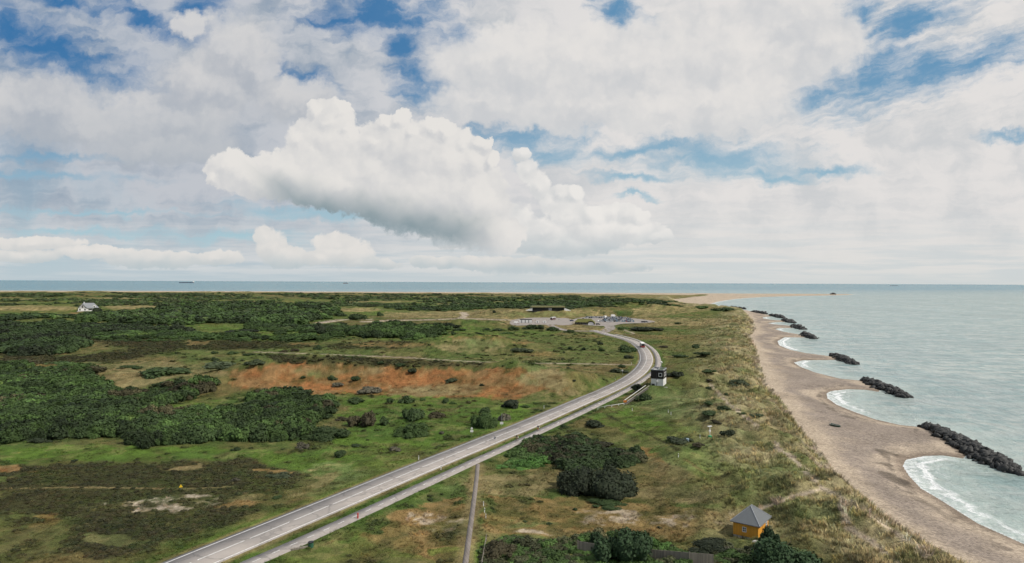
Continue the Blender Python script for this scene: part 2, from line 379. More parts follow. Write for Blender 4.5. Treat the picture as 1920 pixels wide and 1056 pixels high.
def height(x, y, full=False):
    x = np.atleast_1d(np.asarray(x, float)); y = np.atleast_1d(np.asarray(y, float))
    ds = sdist(x, y, LAND); df = sdist(x, y, FOOTP)
    r = np.hypot(x, y)
    lowl = 3.1 + fbm(x, y, 70, 3, 3) * 1.1
    # hummocks inland grow with the wild ground
    hum = np.maximum(0, fbm(x, y, 26, 4, 5)) * 3.0 + fbm(x, y, 7, 3, 6) * 0.5
    far = sstep(450, 1100, r)
    lowl = lowl + hum * (0.35 + 0.5 * far) + far * np.maximum(0, fbm(x, y, 120, 3, 8)) * 9.0
    # sea-front dune
    fl, _ = seg_dist(x, y, FOOT_LINE)
    ridge = sstep(0, 9, df) * (1 - sstep(16, 58, fl)) * (fl < 80)
    lowl = lowl + ridge * (3.4 + fbm(x, y, 22, 4, 9) * 4.2 + fbm(x + .5 * y, y, 5, 3, 10) * 2.6)
    for cx, cy, h, rx, ry, t in _dune:
        dx, dy = x - cx, y - cy; c, s = math.cos(t), math.sin(t)
        q = ((dx * c + dy * s) / rx) ** 2 + ((dy * c - dx * s) / ry) ** 2
        m = q < 6
        if m.any():
            e = np.exp(-q[m] * 0.9)
            lowl[m] += h * e * (1 + 0.5 * fbm(x[m], y[m], 14, 4, 12))
    # flat ways
    def level(z, d, a, b):
        k = 1 - sstep(a, b, d)
        return z * (1 - k) + ROADZ * k
    dr = near(x, y, ROAD, 30); dp = near(x, y, PATH, 30)
    lowl = level(lowl, dr, 5.5, 13); lowl = level(lowl, dp, 2.6, 8)
    for L, w in ((TRACK, 3), (LANE, 9), (LANE2, 6), (LANE3, 8), (LANE4, 6), (LANE5, 8)):
        lowl = level(lowl, near(x, y, L, 40), w, w + 12)
    lowl = level(lowl, near(x, y, FOOTPATH, 30), 1.2, 6)
    for P in (LOT_W, LOT_E):
        a = np.array(P); m = (x > a[:, 0].min() - 40) & (x < a[:, 0].max() + 40) & (y > a[:, 1].min() - 40) & (y < a[:, 1].max() + 40)
        if m.any(): lowl[m] = level(lowl[m], -sdist(x[m], y[m], P), 4, 30)
    # buildings stand on level ground
    for (cx, cy), z, rr in ((TOWER_XY, 8.0, 4.6), (HUT_XY, 3.6, 5.0)):
        k = 1 - sstep(rr, rr * 2, np.hypot(x - cx, y - cy)); lowl = lowl * (1 - k) + z * k
    # beach and sea bed
    w = np.maximum(ds, 0) / np.maximum(np.maximum(ds, 0) + np.maximum(-df, 0), 1e-6)
    beach = 2.5 * w ** 0.8 + fbm(x, y, 12, 3, 14) * 0.25 * np.clip(ds / 8, 0, 1)
    z = np.where(df > 0, beach.clip(2.0, 3) * (1 - sstep(0, 6, df)) + lowl * sstep(0, 6, df), beach)
    z = np.where(ds < 0, np.maximum(ds * 0.10, -5.0), z)
    if full: return z, ds, df, dr, dp
    return z

def ground(px, py, z0=3.4):
    """world point where the sight line through a photo pixel meets the land"""
    d = ray(px, py); lo, hi = 40.0, 5000.0
    t = np.concatenate([np.linspace(60, 700, 1600), np.linspace(701, 4200, 2200)]) / max(1e-6, math.hypot(d[0], d[1]))
    z = height(d[0] * t, d[1] * t)
    f = CAMZ + d[2] * t - z
    i = np.argmax(f < 0)
    if f[i] >= 0: i = len(t) - 1
    k = f[i - 1] / (f[i - 1] - f[i] + 1e-9) if i > 0 else 0
    tt = t[i - 1] + (t[i] - t[i - 1]) * k
    return Vector((d[0] * tt, d[1] * tt, float(height(d[0] * tt, d[1] * tt)[0])))

# ------------------------------------------------------------------ what grows where (albedo of the land cover)
C = dict(olive=(0.090, 0.114, 0.031), brown=(0.130, 0.106, 0.041), grass=(0.078, 0.130, 0.022), dgrass=(0.046, 0.084, 0.019), heath=(0.040, 0.041, 0.017), floor=(0.022, 0.034, 0.012), orange=(0.250, 0.112, 0.042),
         ochre=(0.205, 0.135, 0.054), dry=(0.255, 0.200, 0.095), marram=(0.320, 0.270, 0.150), mdune=(0.205, 0.170, 0.080), mgreen=(0.110, 0.148, 0.048), sand=(0.43, 0.35, 0.262), pale=(0.40, 0.335, 0.255), pebble=(0.268, 0.222, 0.182), wet=(0.165, 0.128, 0.098), kelp=(0.06, 0.05, 0.04))
C = {k: np.array(v) for k, v in C.items()}
# (cover, weight, softness, polygon in photo pixels) or (cover, weight, softness, ellipse cx cy rx ry turn)
COVER = [
    ('grass', .4, 10, [(0, 560), (1180, 562), (1200, 574), (880, 580), (640, 600), (540, 640), (0, 640)]),
    ('dry', .55, 3, [(0, 545), (1240, 549), (1330, 553), (1250, 560), (1000, 556), (560, 551), (0, 549)]),
    ('grass', .9, 6, [(0, 602), (60, 604), (155, 603), (155, 609), (100, 612), (0, 610)]), ('grass', .85, 6, [(320, 608), (450, 611), (560, 613), (545, 624), (420, 620), (330, 616)]),
    ('grass', .7, 8, [(150, 622), (370, 624), (620, 626), (640, 640), (360, 640), (140, 634)]), ('grass', .8, 8, [(640, 622), (860, 612), (1060, 622), (1010, 633), (900, 634), (830, 640), (680, 640)]),
    ('grass', .8, 3, [(951, 558.5), (1187, 559), (1180, 561.5), (951, 561)]), ('dgrass', .9, 4, [(1155, 583), (1190, 585), (1188, 593), (1160, 593)]), ('dgrass', .8, 4, [(1190, 585), (1225, 578), (1215, 588), (1195, 592)]),
    ('olive', 1., 10, [(340, 655), (700, 650), (640, 668), (480, 684), (340, 684)]), ('olive', .5, 12, [(560, 640), (1180, 626), (1190, 680), (560, 664)]), ('olive', .8, 14, [(1030, 630), (1150, 640), (1190, 670), (1080, 676), (1020, 660)]),
    ('heath', .85, 8, [(0, 660), (150, 668), (330, 640), (330, 660), (200, 682), (0, 694)]), ('heath', .8, 8, [(140, 634), (330, 636), (580, 641), (600, 652), (400, 658), (220, 652)]), ('heath', .85, 6, [(480, 664), (640, 668), (930, 683), (930, 688), (720, 688), (540, 684)]),
    ('heath', .7, 5, [(600, 644), (760, 640), (820, 648), (760, 654), (620, 656)]),
    ('brown', .7, 8, [(1090, 686), (1182, 689), (1160, 705), (1100, 720), (1070, 700)]),
    ('orange', .95, 7, [(425, 700), (470, 690), (530, 682), (640, 684), (760, 690), (880, 694), (960, 688), (1060, 692), (1050, 722), (960, 750), (900, 748), (700, 742), (560, 738), (450, 730)]),
    ('ochre', .8, 8, [(178, 688), (285, 692), (272, 715), (230, 724), (185, 718)]), ('ochre', .8, 4, [(35, 684), (107, 682), (105, 691), (50, 694)]), ('mdune', .7, 8, [(120, 682), (300, 676), (420, 690), (440, 705), (300, 722), (240, 735)]),
    ('mdune', .75, 6, (600, 698, 60, 9, 0)), ('mdune', .7, 6, (690, 696, 46, 8, 0)), ('mdune', .75, 6, (780, 735, 70, 9, 0)), ('mdune', .7, 6, (860, 730, 60, 12, 0)), ('mdune', .85, 8, (1020, 702, 42, 22, 0)), ('mgreen', .8, 6, (1000, 690, 26, 9, 0)), ('mdune', .85, 8, (1055, 728, 50, 18, .3)), ('mgreen', .7, 6, (600, 704, 26, 6, 0)),
    ('mdune', .8, 8, (890, 648, 60, 14, 0)), ('mgreen', .7, 8, (905, 645, 40, 9, 0)), ('ochre', .7, 4, (900, 632, 50, 3, 0)), ('ochre', .8, 3, (985, 642, 16, 4, 0)), ('ochre', .7, 3, (1100, 630, 34, 4, 0)), ('ochre', .6, 3, (1010, 664, 40, 5, 0)), ('ochre', .75, 4, (730, 647, 80, 4, 0)), ('ochre', .7, 3, (570, 645, 30, 3, 0)), ('ochre', .6, 3, (365, 643, 30, 4, 0)),
    ('dry', .85, 3, (60, 578, 85, 5, 0)), ('dry', .85, 3, (250, 577, 60, 4, 0)), ('ochre', .85, 2, (152, 587.5, 26, 2.4, 0)), ('ochre', .8, 2, (215, 585.5, 20, 2, 0)), ('dry', .8, 2, (360, 566, 45, 1.6, 0)), ('dry', .8, 2, (470, 566, 28, 2, 0)), ('dry', .7, 2, (80, 562, 50, 2, 0)), ('dry', .7, 2, (220, 560, 50, 1.8, 0)), ('dry', .7, 2, (560, 578, 14, 1.4, 0)), ('dry', .85, 3, (672, 581, 44, 4, 0)), ('dry', .6, 2, (700, 566, 90, 1.6, 0)), ('dry', .6, 2, (840, 571, 30, 1.6, 0)), ('dry', .5, 2, (960, 566, 40, 1.4, 0)),
    ('dry', .8, 5, [(720, 586), (860, 583), (940, 580), (1010, 578), (1150, 582), (1165, 598), (1060, 596), (900, 598), (720, 596)]), ('mgreen', .6, 6, (1015, 590, 70, 6, 0)), ('dry', .85, 5, [(940, 596), (1070, 596), (1090, 612), (1160, 616), (1170, 628), (1120, 624), (1060, 622), (990, 612), (945, 610)]),
    ('dry', .8, 5, [(1160, 596), (1300, 596), (1410, 600), (1405, 610), (1220, 612)]), ('dry', .7, 6, [(1180, 580), (1260, 560), (1320, 572), (1340, 582), (1200, 596)]),
    ('ochre', .45, 12, [(1230, 622), (1330, 630), (1340, 655), (1250, 650)]), ('olive', .6, 20, [(1240, 640), (1400, 640), (1330, 760), (1270, 740)]),
    ('mgreen', .9, 20, [(1230, 715), (1330, 740), (1420, 800), (1440, 830), (1330, 800), (1240, 780), (1190, 760)]),
    ('grass', .95, 14, [(1085, 775), (1180, 762), (1240, 790), (1330, 805), (1440, 850), (1480, 900), (1450, 935), (1280, 950), (1220, 850), (1150, 800)]),
    ('grass', .9, 12, (1320, 858, 90, 26, 0)), ('dgrass', .7, 10, (1280, 826, 46, 12, 0)), ('dgrass', .6, 10, (1400, 835, 40, 26, 0)), ('mgreen', .7, 14, (1460, 890, 60, 40, 0)), ('mgreen', .7, 12, (1530, 955, 80, 20, 0)), ('dgrass', .5, 8, (1520, 965, 30, 8, 0)),
    ('orange', .6, 6, [(1212, 835), (1236, 832), (1264, 895), (1250, 918), (1226, 884)]), ('brown', .8, 12, [(1150, 858), (1240, 860), (1330, 905), (1200, 915)]),
    ('mdune', .9, 8, [(1195, 908), (1290, 905), (1390, 908), (1410, 930), (1300, 938), (1200, 930)]), ('dgrass', .6, 8, [(1230, 935), (1400, 938), (1390, 955), (1260, 955)]),
    ('mdune', .85, 10, [(898, 890), (1000, 884), (1070, 890), (1080, 925), (1000, 935), (900, 930)]),
    ('ochre', .8, 10, [(898, 932), (1010, 938), (1190, 940), (1385, 956), (1350, 1000), (1180, 1012), (1010, 1005), (904, 995)]),
    ('pale', .6, 8, [(1060, 962), (1180, 960), (1240, 950), (1290, 958), (1390, 958), (1360, 985), (1290, 992), (1180, 978), (1080, 975)]), ('pale', .7, 6, (1012, 993, 26, 8, 0)), ('mgreen', .6, 8, (1000, 970, 30, 6, 0)),
    ('ochre', .85, 10, [(640, 1056), (720, 975), (800, 945), (885, 950), (875, 1056)]), ('pale', .55, 8, (835, 984, 36, 14, 0)), ('grass', .55, 10, [(520, 1056), (640, 1010), (700, 990), (720, 1020), (800, 1056)]), ('mgreen', .6, 10, (860, 905, 30, 26, 0)), ('grass', .6, 10, (850, 1035, 46, 26, 0)), ('grass', .7, 6, (905, 1040, 20, 30, 0)),
    ('grass', .95, 12, [(430, 858), (600, 838), (640, 800), (650, 738), (760, 742), (930, 748), (1010, 752), (970, 795), (860, 845), (760, 884), (640, 905), (560, 880)]), ('dgrass', .5, 10, (740, 790, 90, 30, 0)), ('dgrass', .45, 10, (880, 770, 50, 16, 0)),
    ('grass', .95, 8, [(0, 838), (230, 834), (440, 842), (540, 842), (470, 862), (300, 862), (180, 866), (0, 872)]), ('grass', .9, 6, [(250, 770), (380, 752), (420, 752), (400, 765), (260, 780)]),
    ('heath', .86, 16, [(0, 872), (180, 868), (300, 864), (470, 862), (570, 880), (545, 915), (440, 940), (500, 955), (440, 990), (330, 1018), (220, 1056), (0, 1056)]),
    ('mgreen', .7, 12, [(560, 885), (640, 868), (740, 885), (640, 935), (560, 930)]), ('dry', .6, 10, (600, 900, 60, 14, -.2)), ('ochre', .7, 6, (520, 882, 30, 6, 0)),
    ('pale', .8, 8, [(170, 936), (270, 927), (400, 925), (425, 938), (330, 955), (200, 950)]), ('dry', .8, 6, (495, 932, 62, 13, 0)), ('ochre', .8, 6, (455, 945, 40, 8, 0)), ('orange', .6, 5, (20, 880, 30, 6, 0)), ('orange', .5, 6, (75, 982, 42, 11, -.35)), ('dry', .6, 4, (350, 876, 50, 4, -.2)), ('olive', .45, 14, (60, 1010, 100, 44, 0)), ('ochre', .55, 6, (330, 1040, 30, 8, -.3)), ('mgreen', .35, 14, (240, 1020, 50, 14, 0)),
]
TRAILS = [('dry', .55, [(0, 917.5), (120, 914), (240, 915), (340, 917), (440, 912)]),
          ('sand', 1.1, [(1400, 962), (1440, 949), (1469, 938), (1529, 920), (1545, 916)]), ('sand', .8, [(1455, 830), (1460, 842), (1485, 858), (1514, 887), (1545, 916), (1583, 936), (1632, 967), (1680, 1000), (1740, 1045)]),
          ('sand', .8, [(1583, 936), (1585, 965), (1592, 990), (1630, 1014), (1663, 1039), (1690, 1062)]), ('dry', .7, [(1444, 983), (1485, 987), (1565, 987), (1592, 985)]),
          ('dry', 1.2, [(1186, 593), (1190, 586), (1195, 581)]), ('dry', 2.0, [(1208, 595), (1222, 586), (1232, 578)]), ('pale', 1.4, [(1160, 614), (1176, 621), (1188, 626), (1152, 628)]), ('heath', .6, [(1135, 776), (1180, 800), (1230, 822), (1275, 845)]), ('brown', .6, [(1285, 862), (1320, 885), (1350, 900)]),
          ('sand', .7, [(1330, 720), (1370, 760), (1420, 800)]), ('sand', .9, [(1095, 600), (1085, 596)]), ('ochre', .8, [(985, 700), (1040, 735), (1075, 722)])]

def cover_at(x, y, z, ds, df, dr, dp):
    px, py = project(x, y, z)
    r = np.hypot(x, y)
    n1 = fbm(x, y, 9, 4, 21); n2 = fbm(x, y, 9, 4, 22); n3 = fbm(x, y, 2.6, 3, 23); n4 = fbm(x, y, 34, 4, 24)
    k = F / np.maximum(r, 60)
    wx = px + n1 * 9 * k + n3 * 2 * k; wy = py + (n2 * 9 + n3 * 2) * k * np.minimum(1, 44 / r) + n3 * 1.0
    t = sstep(-.22, .22, n4 + n3 * .3)
    col = C['olive'][None] * (1 - t)[:, None] + C['brown'][None] * t[:, None]
    col = col + (C['dgrass'] - col) * (sstep(.05, .3, fbm(x, y, 20, 4, 25)) * .6)[:, None]
    def lay(c, a):
        nonlocal col
        col = col + (C[c] - col) * np.clip(a, 0, 1)[:, None]
    for c, w, soft, g in COVER:
        if isinstance(g, tuple):
            cx, cy, rx, ry, tn = g
            m = (np.abs(wx - cx) < rx * 1.6 + ry) & (np.abs(wy - cy) < ry * 1.6 + rx * abs(tn))
            if not m.any(): continue
            dx, dy = wx[m] - cx, wy[m] - cy; cs, sn = math.cos(tn), math.sin(tn)
            q = 1 - np.sqrt(((dx * cs + dy * sn) / rx) ** 2 + ((dy * cs - dx * sn) / ry) ** 2)
            a = sstep(-.15, .3, q + n3[m] * .5 + n1[m] * .3)
        else:
            p = np.array(g, float); bx0, by0 = p.min(0) - 40; bx1, by1 = p.max(0) + 40
            m = (wx > bx0) & (wx < bx1) & (wy > by0) & (wy < by1)
            if not m.any(): continue
            asp = 2.5
            d = sdist(wx[m], wy[m] * asp, [(u, v * asp) for u, v in g])
            a = sstep(-soft * .5, soft, d + n3[m] * soft * 1.2 + n1[m] * soft * .8)
        aa = np.zeros(len(x)); aa[m] = a * w * np.clip(1 + n1[m] * .9 + n3[m] * .9, .35, 1.15)
        if c == 'pale': aa *= sstep(-.16, .2, fbm(x, y, 2.2, 4, 27, .65) + n1 * .45)
        lay(c, aa)
    og = (col[:, 0] / (col[:, 1] + 1e-6) > 1.9)
    lay('mdune', og * sstep(.0, .16, fbm(x, y, 7, 4, 35)) * .40); lay('ochre', og * sstep(.02, .2, fbm(x, y, 3, 3, 36)) * .4)
    # heather and moss in patches on the dark heath, bleached tufts on the dry dunes
    fr = sstep(-1, 2, df)
    near_foot, _ = seg_dist(x, y, FOOT_LINE)
    mar = fr * (1 - sstep(14, 46, near_foot + n4 * 24)) * (df > 0)
    t2 = sstep(-.2, .25, fbm(x, y, 11, 4, 28))
    for i, c in enumerate(('marram', 'mgreen')):
        lay(c, mar * .9 * ((1 - t2 * .5) if i == 0 else t2 * .3))
    lay('sand', (df > 0) * (1 - sstep(.5, 5.0, df + n3 * 7 + n1 * 8)) * .8)
    for c, w, g in TRAILS:
        L = smooth_line(flats(g, 3.6), 3.0)
        m = near(x, y, L, 8)
        # the line is drawn where the eye sees it, so measure in the picture, in metres
        p = np.array(g, float); mm = (px > p[:, 0].min() - 30) & (px < p[:, 0].max() + 30) & (py > p[:, 1].min() - 20) & (py < p[:, 1].max() + 20)
        if mm.any():
            asp = np.clip(r[mm] / 44, 1, 40); S = smooth_line(g, 6.0)
            dd = np.full(mm.sum(), 1e9)
            med = float(np.median(asp)) if len(asp) else 3
            dd = seg_dist(px[mm], py[mm] * med, [(u, v * med) for u, v in S])[0] / k[mm]
            aa = np.zeros(len(x)); aa[mm] = (1 - sstep(w * .5, w * 1.3, dd + n3[mm] * .8)) * .85
            lay(c, aa)
    # verges of the road and the cycle way
    lay('grass', (1 - sstep(5.0, 8.5, dr + n3 * 1.6)) * .8); lay('grass', (1 - sstep(2.6, 5.0, dp + n3 * 1.2)) * .8)
    lay('dgrass', (1 - sstep(2.6, 4.2, dp + n3 * 1.2)) * .5)
    lay('dry', (1 - sstep(4.3, 5.6, dr + n3 * 1.0)) * .75)
    lay('dry', (1 - sstep(.9, 2.2, near(x, y, FOOTPATH, 10) + n3)) * .7)
    for L, w in ((LANE, 9), (LANE2, 5), (LANE3, 7)):
        lay('pale', (1 - sstep(w * .8, w * 1.2, near(x, y, L, 40) + n3 * 3)) * .9)
    lay('sand', (1 - sstep(1.3, 2.2, near(x, y, TRACK, 20) + n3 * .8)) * .75)
    # beach: dry sand under the dune, shingle in the middle, wet sand along the water
    b = (df < 0) & (ds > -30)
    if b.any():
        u = ds[b] / np.maximum(ds[b] - df[b], 1e-3)
        nb = fbm(x[b], y[b], 16, 4, 31); ns = fbm(x[b], y[b], 5, 3, 32)
        a = C['pebble'][None] * np.ones((b.sum(), 1))
        def mixb(c, f):
            nonlocal a
            a = a + (C[c] - a) * np.clip(f, 0, 1)[:, None]
        farb = sstep(900, 1500, r[b])
        mixb('sand', sstep(.60, .88, u + nb * .35 + ns * .1) * .9); mixb('wet', sstep(.1, .35, nb) * .16)
        mixb('sand', (1 - sstep(3, 11, ds[b] + nb * 12)) * .75)
        mixb('wet', (1 - sstep(.8, 4.2, ds[b] + ns * 3)) * .75)
        st = np.abs(ds[b] - 6.5 - nb * 7); mixb('kelp', (1 - sstep(.2, .9, st + ns * 3)) * sstep(.05, .25, fbm(x[b], y[b], 9, 3, 33)) * .55)
        mixb('sand', farb)
        for wgt, hw, pl in ((.6, 2.2, [(1652, 846), (1664, 856), (1667, 872), (1676, 890), (1690, 905)]), (.35, 1.2, [(1690, 900), (1712, 925), (1745, 948), (1800, 985), (1890, 1030)]), (.6, 1.0, [(1742, 858), (1775, 855)]), (.55, 1.0, [(1535, 745), (1538, 735), (1552, 728)]), (.5, 1.0, [(1538, 748), (1562, 770), (1600, 785)])):
            px_b, py_b = px[b], py[b]; kb = F / r[b]; mm = (px_b > 1500) & (px_b < 1920) & (py_b > 700)
            aa = np.zeros(b.sum())
            if mm.any(): aa[mm] = (1 - sstep(hw * .3, hw, seg_dist(px_b[mm], py_b[mm] * 2.6, [(u, v * 2.6) for u, v in smooth_line(pl, 6)])[0] / kb[mm] + ns[mm] * hw * 2.2)) * wgt
            mixb('kelp', aa)
        col[b] = a
    inl = (df > 2) * (1 - sstep(1500, 2500, r))
    bare = np.maximum(sstep(.2, .3, col.mean(1)), sstep(1.35, 1.7, col[:, 0] / (col[:, 1] + 1e-6)) * .8); inl = inl * sstep(.035, .07, col.mean(1))
    lay('dgrass', inl * (1 - bare) * sstep(.04, .22, fbm(x, y, 10, 4, 61)) * .42); lay('dry', inl * sstep(.10, .26, fbm(x, y, 5, 4, 62, .6)) * .26 * (1 - bare)); lay('brown', inl * (1 - bare) * sstep(.06, .26, fbm(x, y, 24, 4, 63)) * .22)
    return np.clip(col * .95 * (1 + n3 * .6 * (df > 0) + n3 * .15 + n1 * .28)[:, None], 0.006, 0.8)

# ------------------------------------------------------------------ the ground sheet
def link(o, parent=None):
    COL.objects.link(o)
    if parent is not None: o.parent = parent
    return o

def np_mesh(name, v, f, mat=None, smooth=False):
    me = bpy.data.meshes.new(name)
    v = np.asarray(v, np.float32); f = np.asarray(f, np.int32); n = f.shape[1]
    me.vertices.add(len(v)); me.vertices.foreach_set('co', v.ravel())
    me.loops.add(f.size); me.loops.foreach_set('vertex_index', f.ravel())
    me.polygons.add(len(f)); me.polygons.foreach_set('loop_start', np.arange(0, f.size, n, dtype=np.int32))
    if smooth: me.polygons.foreach_set('use_smooth', np.ones(len(f), bool))
    me.update(calc_edges=True)
    if mat: me.materials.append(mat)
    return me

def set_color(me, name, c):
    a = me.attributes.new(name, 'FLOAT_COLOR', 'POINT')
    c4 = np.ones((len(c), 4), np.float32); c4[:, :3] = c
    a.data.foreach_set('color', c4.ravel())

def set_float(me, name, v):
    a = me.attributes.new(name, 'FLOAT', 'POINT'); a.data.foreach_set('value', np.asarray(v, np.float32))

def grid_faces(nr, nc):
    i = np.arange((nr - 1) * nc).reshape(nr - 1, nc)[:, :-1].ravel()
    return np.stack([i, i + 1, i + nc + 1, i + nc], 1)

def polar(radii, a0, a1, nc):
    a = np.radians(np.linspace(a0, a1, nc)); R, A = np.meshgrid(radii, a, indexing='ij')
    return (R * np.sin(A)).ravel(), (R * np.cos(A)).ravel()

def mat_new(name):
    m = bpy.data.materials.new(name); m.use_nodes = True; m.node_tree.nodes.clear()
    M = NT(m.node_tree); out = M.node('ShaderNodeOutputMaterial'); bs = M.node('ShaderNodeBsdfPrincipled')
    M.link(bs.outputs[0], out.inputs[0])
    return m, M, bs

QUAL = 1.0
rr = [48.0]
while rr[-1] < 4300:
    r = rr[-1]
    if r < 1500: rr.append(r + min(max(0.30, r * r / (F * .53 * 44) * .8), 4.0) / QUAL)
    else: rr.append(r + 4 + (r - 1500) * .012)
gx, gy = polar(np.array(rr), -52, 50, int(820 * QUAL))
gz, gds, gdf, gdr, gdp = height(gx, gy, True)
gcol = cover_at(gx, gy, gz, gds, gdf, gdr, gdp)
m_ground, M, bs = mat_new("ground")
geo = M.node('ShaderNodeNewGeometry'); pos = M.x(geo.outputs['Position'])
base = M.attr('cover', 'Color')
nA = M.noise(pos, 0.55, 4, 0.65); nB = M.noise(pos, 2.6, 3, 0.7); nC = M.noise(pos, 0.11, 4, 0.6)
nD = M.noise(pos, 1.4, 2, 0.8)
f = (nA - 0.5) * 0.9 + (nB - 0.5) * 1.1 + (nC - 0.5) * 0.5 + (nD - 0.5) * 0.5 + 1.0
beach_ = 1.0 - M.attr('rough').step(0.3, 0.9)
peb = M.voro(pos, 2.2, out='Color'); pn = M.sep(peb)[0]; peb2 = M.noise(pos, 9.0, 2, 0.8)
fb = (pn - 0.5) * 0.55 + (peb2 - 0.5) * 0.5 + (nA - 0.5) * 0.3 + 1.0
f = f * (1.0 - beach_) + fb * beach_
M.put(M.cmul(base, f.max(0.35)), bs.inputs['Base Color']); bs.inputs['Roughness'].default_value = 1.0; bs.inputs['Specular IOR Level'].default_value = 0.1
bump = M.node('ShaderNodeBump'); bump.inputs['Strength'].default_value = 0.9; bump.inputs['Distance'].default_value = 0.5
M.put((nA * 0.9 + nB * 0.5) * M.attr('rough'), bump.inputs['Height']); M.link(bump.outputs[0], bs.inputs['Normal'])
me = np_mesh("ground", np.stack([gx, gy, gz], 1), grid_faces(len(rr), int(820 * QUAL)), m_ground, True)
set_color(me, 'cover', gcol); set_float(me, 'rough', np.where(gdf > 0, 1.0, 0.25))
ground_o = link(bpy.data.objects.new("ground", me)); ground_o['kind'] = 'structure'; ground_o['label'] = 'heath, dunes and beach of the sandy headland'

# ------------------------------------------------------------------ the sea
sr = [48.0]
while sr[-1] < 90000: sr.append(sr[-1] * 1.0125 if sr[-1] < 3500 else sr[-1] * 1.12)
sx, sy = polar(np.array(sr), -60, 60, 620)
sds = sdist(sx, sy, LAND)
m_sea, M, bs = mat_new("sea")
geo = M.node('ShaderNodeNewGeometry'); pos = M.x(geo.outputs['Position'])
shore = M.attr('shore')
sw = M.vm('MULTIPLY', pos, (1.0, 0.55, 1.0))
w1 = M.noise(sw, 0.22, 4, 0.62, 0.4); w2 = M.noise(sw, 1.1, 3, 0.6); w3 = M.noise(pos, 0.012, 4, 0.55)
chop = M.noise(M.vm('MULTIPLY', pos, (0.45, 1.0, 1)), 0.09, 4, 0.6, 0.6)
deep = M.mix(w3.step(0.35, 0.65), lin(162, 174, 170), lin(178, 187, 180))
deep = M.mix((chop * 0.6 + w1 * 0.5).step(0.44, 0.66), deep, lin(130, 155, 153))
shal = M.mix(w1, lin(176, 186, 176), lin(162, 180, 174))
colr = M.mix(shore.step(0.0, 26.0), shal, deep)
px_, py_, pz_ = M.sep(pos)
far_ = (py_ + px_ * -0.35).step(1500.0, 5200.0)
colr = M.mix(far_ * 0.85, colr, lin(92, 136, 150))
swell = M.noise(M.vm('MULTIPLY', M.vm('ADD', pos, M.vm('SCALE', M.noise(pos, 0.02, 2, 0.5, col=True), scale=14.0)), (0.16, 0.045, 1)), 1.0, 4, 0.62)
wind = M.noise(M.vm('MULTIPLY', pos, (0.5, 0.12, 1)), 0.022, 3, 0.5)
colr = M.cmul(colr, ((swell - 0.5) * 0.75 + (wind - 0.5) * 0.28 + (w2 - 0.5) * 0.25 + 1.0) * 0.87)
lap = M.noise(M.vm('MULTIPLY', pos, (1, 1, 1)), 0.16, 4, 0.6); lace = M.noise(pos, 1.3, 4, 0.7)
edge = shore + (lap - 0.5) * 9.0 + (lace - 0.5) * 1.6
fa = M.attr('foam')
lace2 = M.noise(M.vm('MULTIPLY', pos, (1, 1, 1)), 0.55, 5, 0.75)
foam = edge.step(3.2, 4.0) * edge.step(4.2, 6.2, 1.0, 0.0) * lace.step(0.36, 0.52)
foam = foam + edge.step(-1.0, 8.5, 1.0, 0.0) * lace2.step(0.36, 0.62) * 0.75 + edge.step(7.0, 8.0) * edge.step(8.2, 9.0, 1.0, 0.0) * lace.step(0.46, 0.6) * 0.5
foam = foam * fa + shore.step(0.0, 1.2, 1.0, 0.0) * lace.step(0.45, 0.6) * 0.5
cap = M.noise(M.vm('MULTIPLY', pos, (0.5, 1.1, 1)), 0.5, 3, 0.7); capz = M.noise(pos, 0.05, 2, 0.5)
foam = foam + cap.step(0.70, 0.76) * capz.step(0.5, 0.6) * 0.3
foam = foam.min(1.0)
M.put(M.mix(foam, colr, (0.72, 0.73, 0.72)), bs.inputs['Base Color'])
bs.inputs['Roughness'].default_value = 1.0; bs.inputs['Specular IOR Level'].default_value = 0.0
gl = M.node('ShaderNodeBsdfGlossy'); gl.inputs['Roughness'].default_value = 0.16; gl.inputs['Color'].default_value = (1, 1, 1, 1)
fr = M.node('ShaderNodeFresnel'); fr.inputs['IOR'].default_value = 1.33
ms = M.node('ShaderNodeMixShader'); M.put((M.x(fr.outputs[0]) * 0.9).min(0.34) * (1.0 - foam), ms.inputs[0])
M.link(bs.outputs[0], ms.inputs[1]); M.link(gl.outputs[0], ms.inputs[2])
outn = [n for n in m_sea.node_tree.nodes if n.type == 'OUTPUT_MATERIAL'][0]; M.link(ms.outputs[0], outn.inputs[0])
bump = M.node('ShaderNodeBump'); bump.inputs['Strength'].default_value = 0.9; bump.inputs['Distance'].default_value = 0.6
M.put(w1 * 1.2 + w2 * 0.35 + chop * 1.6 + swell * 2.2, bump.inputs['Height']); M.link(bump.outputs[0], bs.inputs['Normal']); M.link(bump.outputs[0], gl.inputs['Normal']); M.link(bump.outputs[0], fr.inputs['Normal'])
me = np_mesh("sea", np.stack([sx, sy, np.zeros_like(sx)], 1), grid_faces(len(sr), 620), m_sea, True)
set_float(me, 'shore', np.maximum(-sds, -30))
spx, spy = project(sx, sy, 0 * sx)
fw = np.full(len(sx), .16)
for bx, by, brx, bry, bw in ((1716, 890, 80, 56, 1.25), (1790, 960, 80, 50, .85), (1880, 1010, 80, 40, .6), (1560, 744, 40, 22, 1.4), (1590, 770, 50, 14, .7), (1494, 682, 28, 12, 1.5), (1472, 645, 36, 15, 1.8), (1456, 618, 16, 5, 1.1), (1443, 606, 14, 3, 1), (1433, 596, 12, 3, 1), (1345, 570, 40, 9, .7)):
    fw = np.maximum(fw, bw * (1 - sstep(.55, 1.25, np.hypot((spx - bx) / brx, (spy - by) / bry))))
set_float(me, 'foam', fw)
sea_o = link(bpy.data.objects.new("sea", me)); sea_o['kind'] = 'structure'
